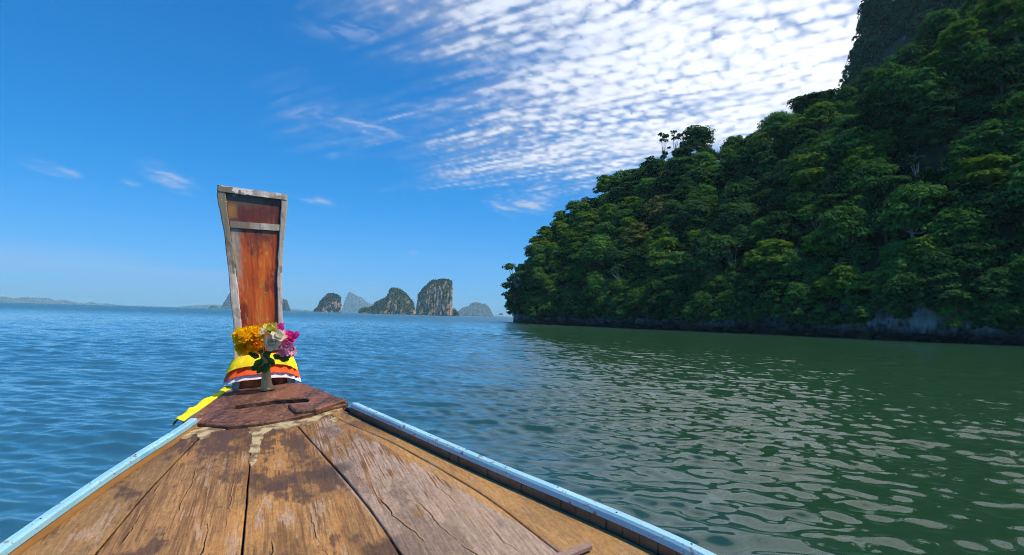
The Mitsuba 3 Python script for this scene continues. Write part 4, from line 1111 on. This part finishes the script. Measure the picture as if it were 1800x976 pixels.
scene['petal_yellow'] = petal_mat((.93, .58, .008), (.95, .74, .020), tr=.7)
scene['petal_orange'] = petal_mat((.90, .34, .004), (.92, .52, .008), tr=.7)
scene['petal_white'] = petal_mat((.74, .74, .60), (.90, .89, .80), tr=.8)
scene['petal_lime'] = petal_mat((.52, .52, .03), (.72, .70, .16))
scene['petal_magenta'] = petal_mat((.80, .03, .36), (.90, .12, .52), tr=.7)
scene['petal_pink'] = petal_mat((.85, .24, .48), (.90, .55, .68), tr=.7)
scene['mat_flower_leaf'] = petal_mat((.03, .095, .022), (.07, .18, .04), 50, .6)
scene['mat_stem'] = pr((.03, .06, .02), .6)
FL = [('yellow_flower', 'petal_yellow', (-.140, .332), .054, marigold, (-.35, -.5, .75)), ('yellow_flower', 'petal_yellow', (-.083, .335), .050, marigold, (.1, -.5, .9)), ('yellow_flower', 'petal_yellow', (-.140, .275), .052, marigold, (-.5, -.8, .2)),
      ('yellow_flower', 'petal_orange', (-.082, .285), .042, marigold, (.0, -.9, .25)), ('white_flower', 'petal_white', (-.003, .283), .047, rose, (.05, -.9, .35)), ('white_flower', 'petal_white', (.032, .318), .040, rose, (.2, -.6, .7)),
      ('white_flower', 'petal_white', (-.045, .340), .028, rose, (-.3, -.4, .8)), ('lime_flower', 'petal_lime', (-.006, .345), .045, rose, (.0, -.45, .9)), ('pink_flower', 'petal_magenta', (.045, .345), .026, tulip, (.05, -.2, 1)),
      ('pink_flower', 'petal_magenta', (.082, .300), .040, rose, (.5, -.6, .7)), ('pink_flower', 'petal_magenta', (.105, .302), .026, tulip, (.7, -.3, .7)), ('pink_flower', 'petal_pink', (.066, .266), .036, rose, (.2, -.95, .2)),
      ('pink_flower', 'petal_pink', (.050, .225), .036, daisy, (.1, -.9, -.1)), ('pink_flower', 'petal_pink', (.090, .232), .034, daisy, (.4, -.85, .1))]
cnt = {}
stems = []
for i, (nm, mt, (x, z), r, kind, ax) in enumerate(FL):
    k = cnt.get(nm, 0); cnt[nm] = k + 1
    c = np.array([x, 3.275 + .012 * ((i * 7) % 5 - 2) - (.012 if kind is rose else 0), z])
    boat(num('flower_bouquet__' + nm, k), flower(c, ax, kind(r), 300 + i), mt, 60)
    stems.append(tube([[-.040 + .006 * math.cos(i), 3.318 + .006 * math.sin(i), .16], [-.03 + x * .25, 3.305, .235], c], .0022, 5))
boat('flower_bouquet__stems', cat(stems), 'mat_stem')
labels['flower_bouquet__stems'] = {'kind': 'stuff'}
LV = [(-.055, .195, -140, .062), (-.075, .215, 170, .055), (-.035, .175, -95, .060), (-.015, .20, -60, .055), (-.085, .165, -150, .050), (.06, .195, -25, .055), (.09, .20, -5, .045), (-.10, .225, 165, .045), (-.05, .235, 130, .05), (.02, .215, -40, .05), (-.03, .24, -90, .05), (.125, .235, 10, .035), (-.02, .17, -110, .05), (-.06, .16, -120, .05)]
for i, (x, z, a, L) in enumerate(LV):
    v, f = petal(L, L * .62, .6, .12, tip=.8, n=7, m=5, ruffle=.004, ph=i)
    v[:, 1] *= 1 + .10 * np.sin(v[:, 0] / L * 28)
    B = np.array([[math.cos(math.radians(a)), 0, math.sin(math.radians(a))], [0, 1, 0], [-math.sin(math.radians(a)), 0, math.cos(math.radians(a))]])  # in the x-z plane
    X = np.array([math.cos(math.radians(a)), -.35, math.sin(math.radians(a))]); X /= np.linalg.norm(X); Zf = np.array([-.2 * math.sin(i), -.9, .45]); Yv = np.cross(Zf, X); Yv /= np.linalg.norm(Yv); Zv = np.cross(X, Yv)
    v = v @ np.stack([X, Yv, Zv]) + np.array([x * .75 - .012, 3.292 - .006 * (i % 3), z])
    boat(num('flower_bouquet__leaf', i), tm(v, f), 'mat_flower_leaf', 60)
labels['flower_bouquet'] = {'label': 'bunch of artificial marigolds, white roses and pink flowers in the wooden vase', 'category': 'flowers'}
labels['flower_bouquet__yellow_flower'] = {'label': 'ruffled golden-yellow marigold head'}
labels['flower_bouquet__lime_flower'] = {'label': 'yellow-green rose at the top of the bunch'}
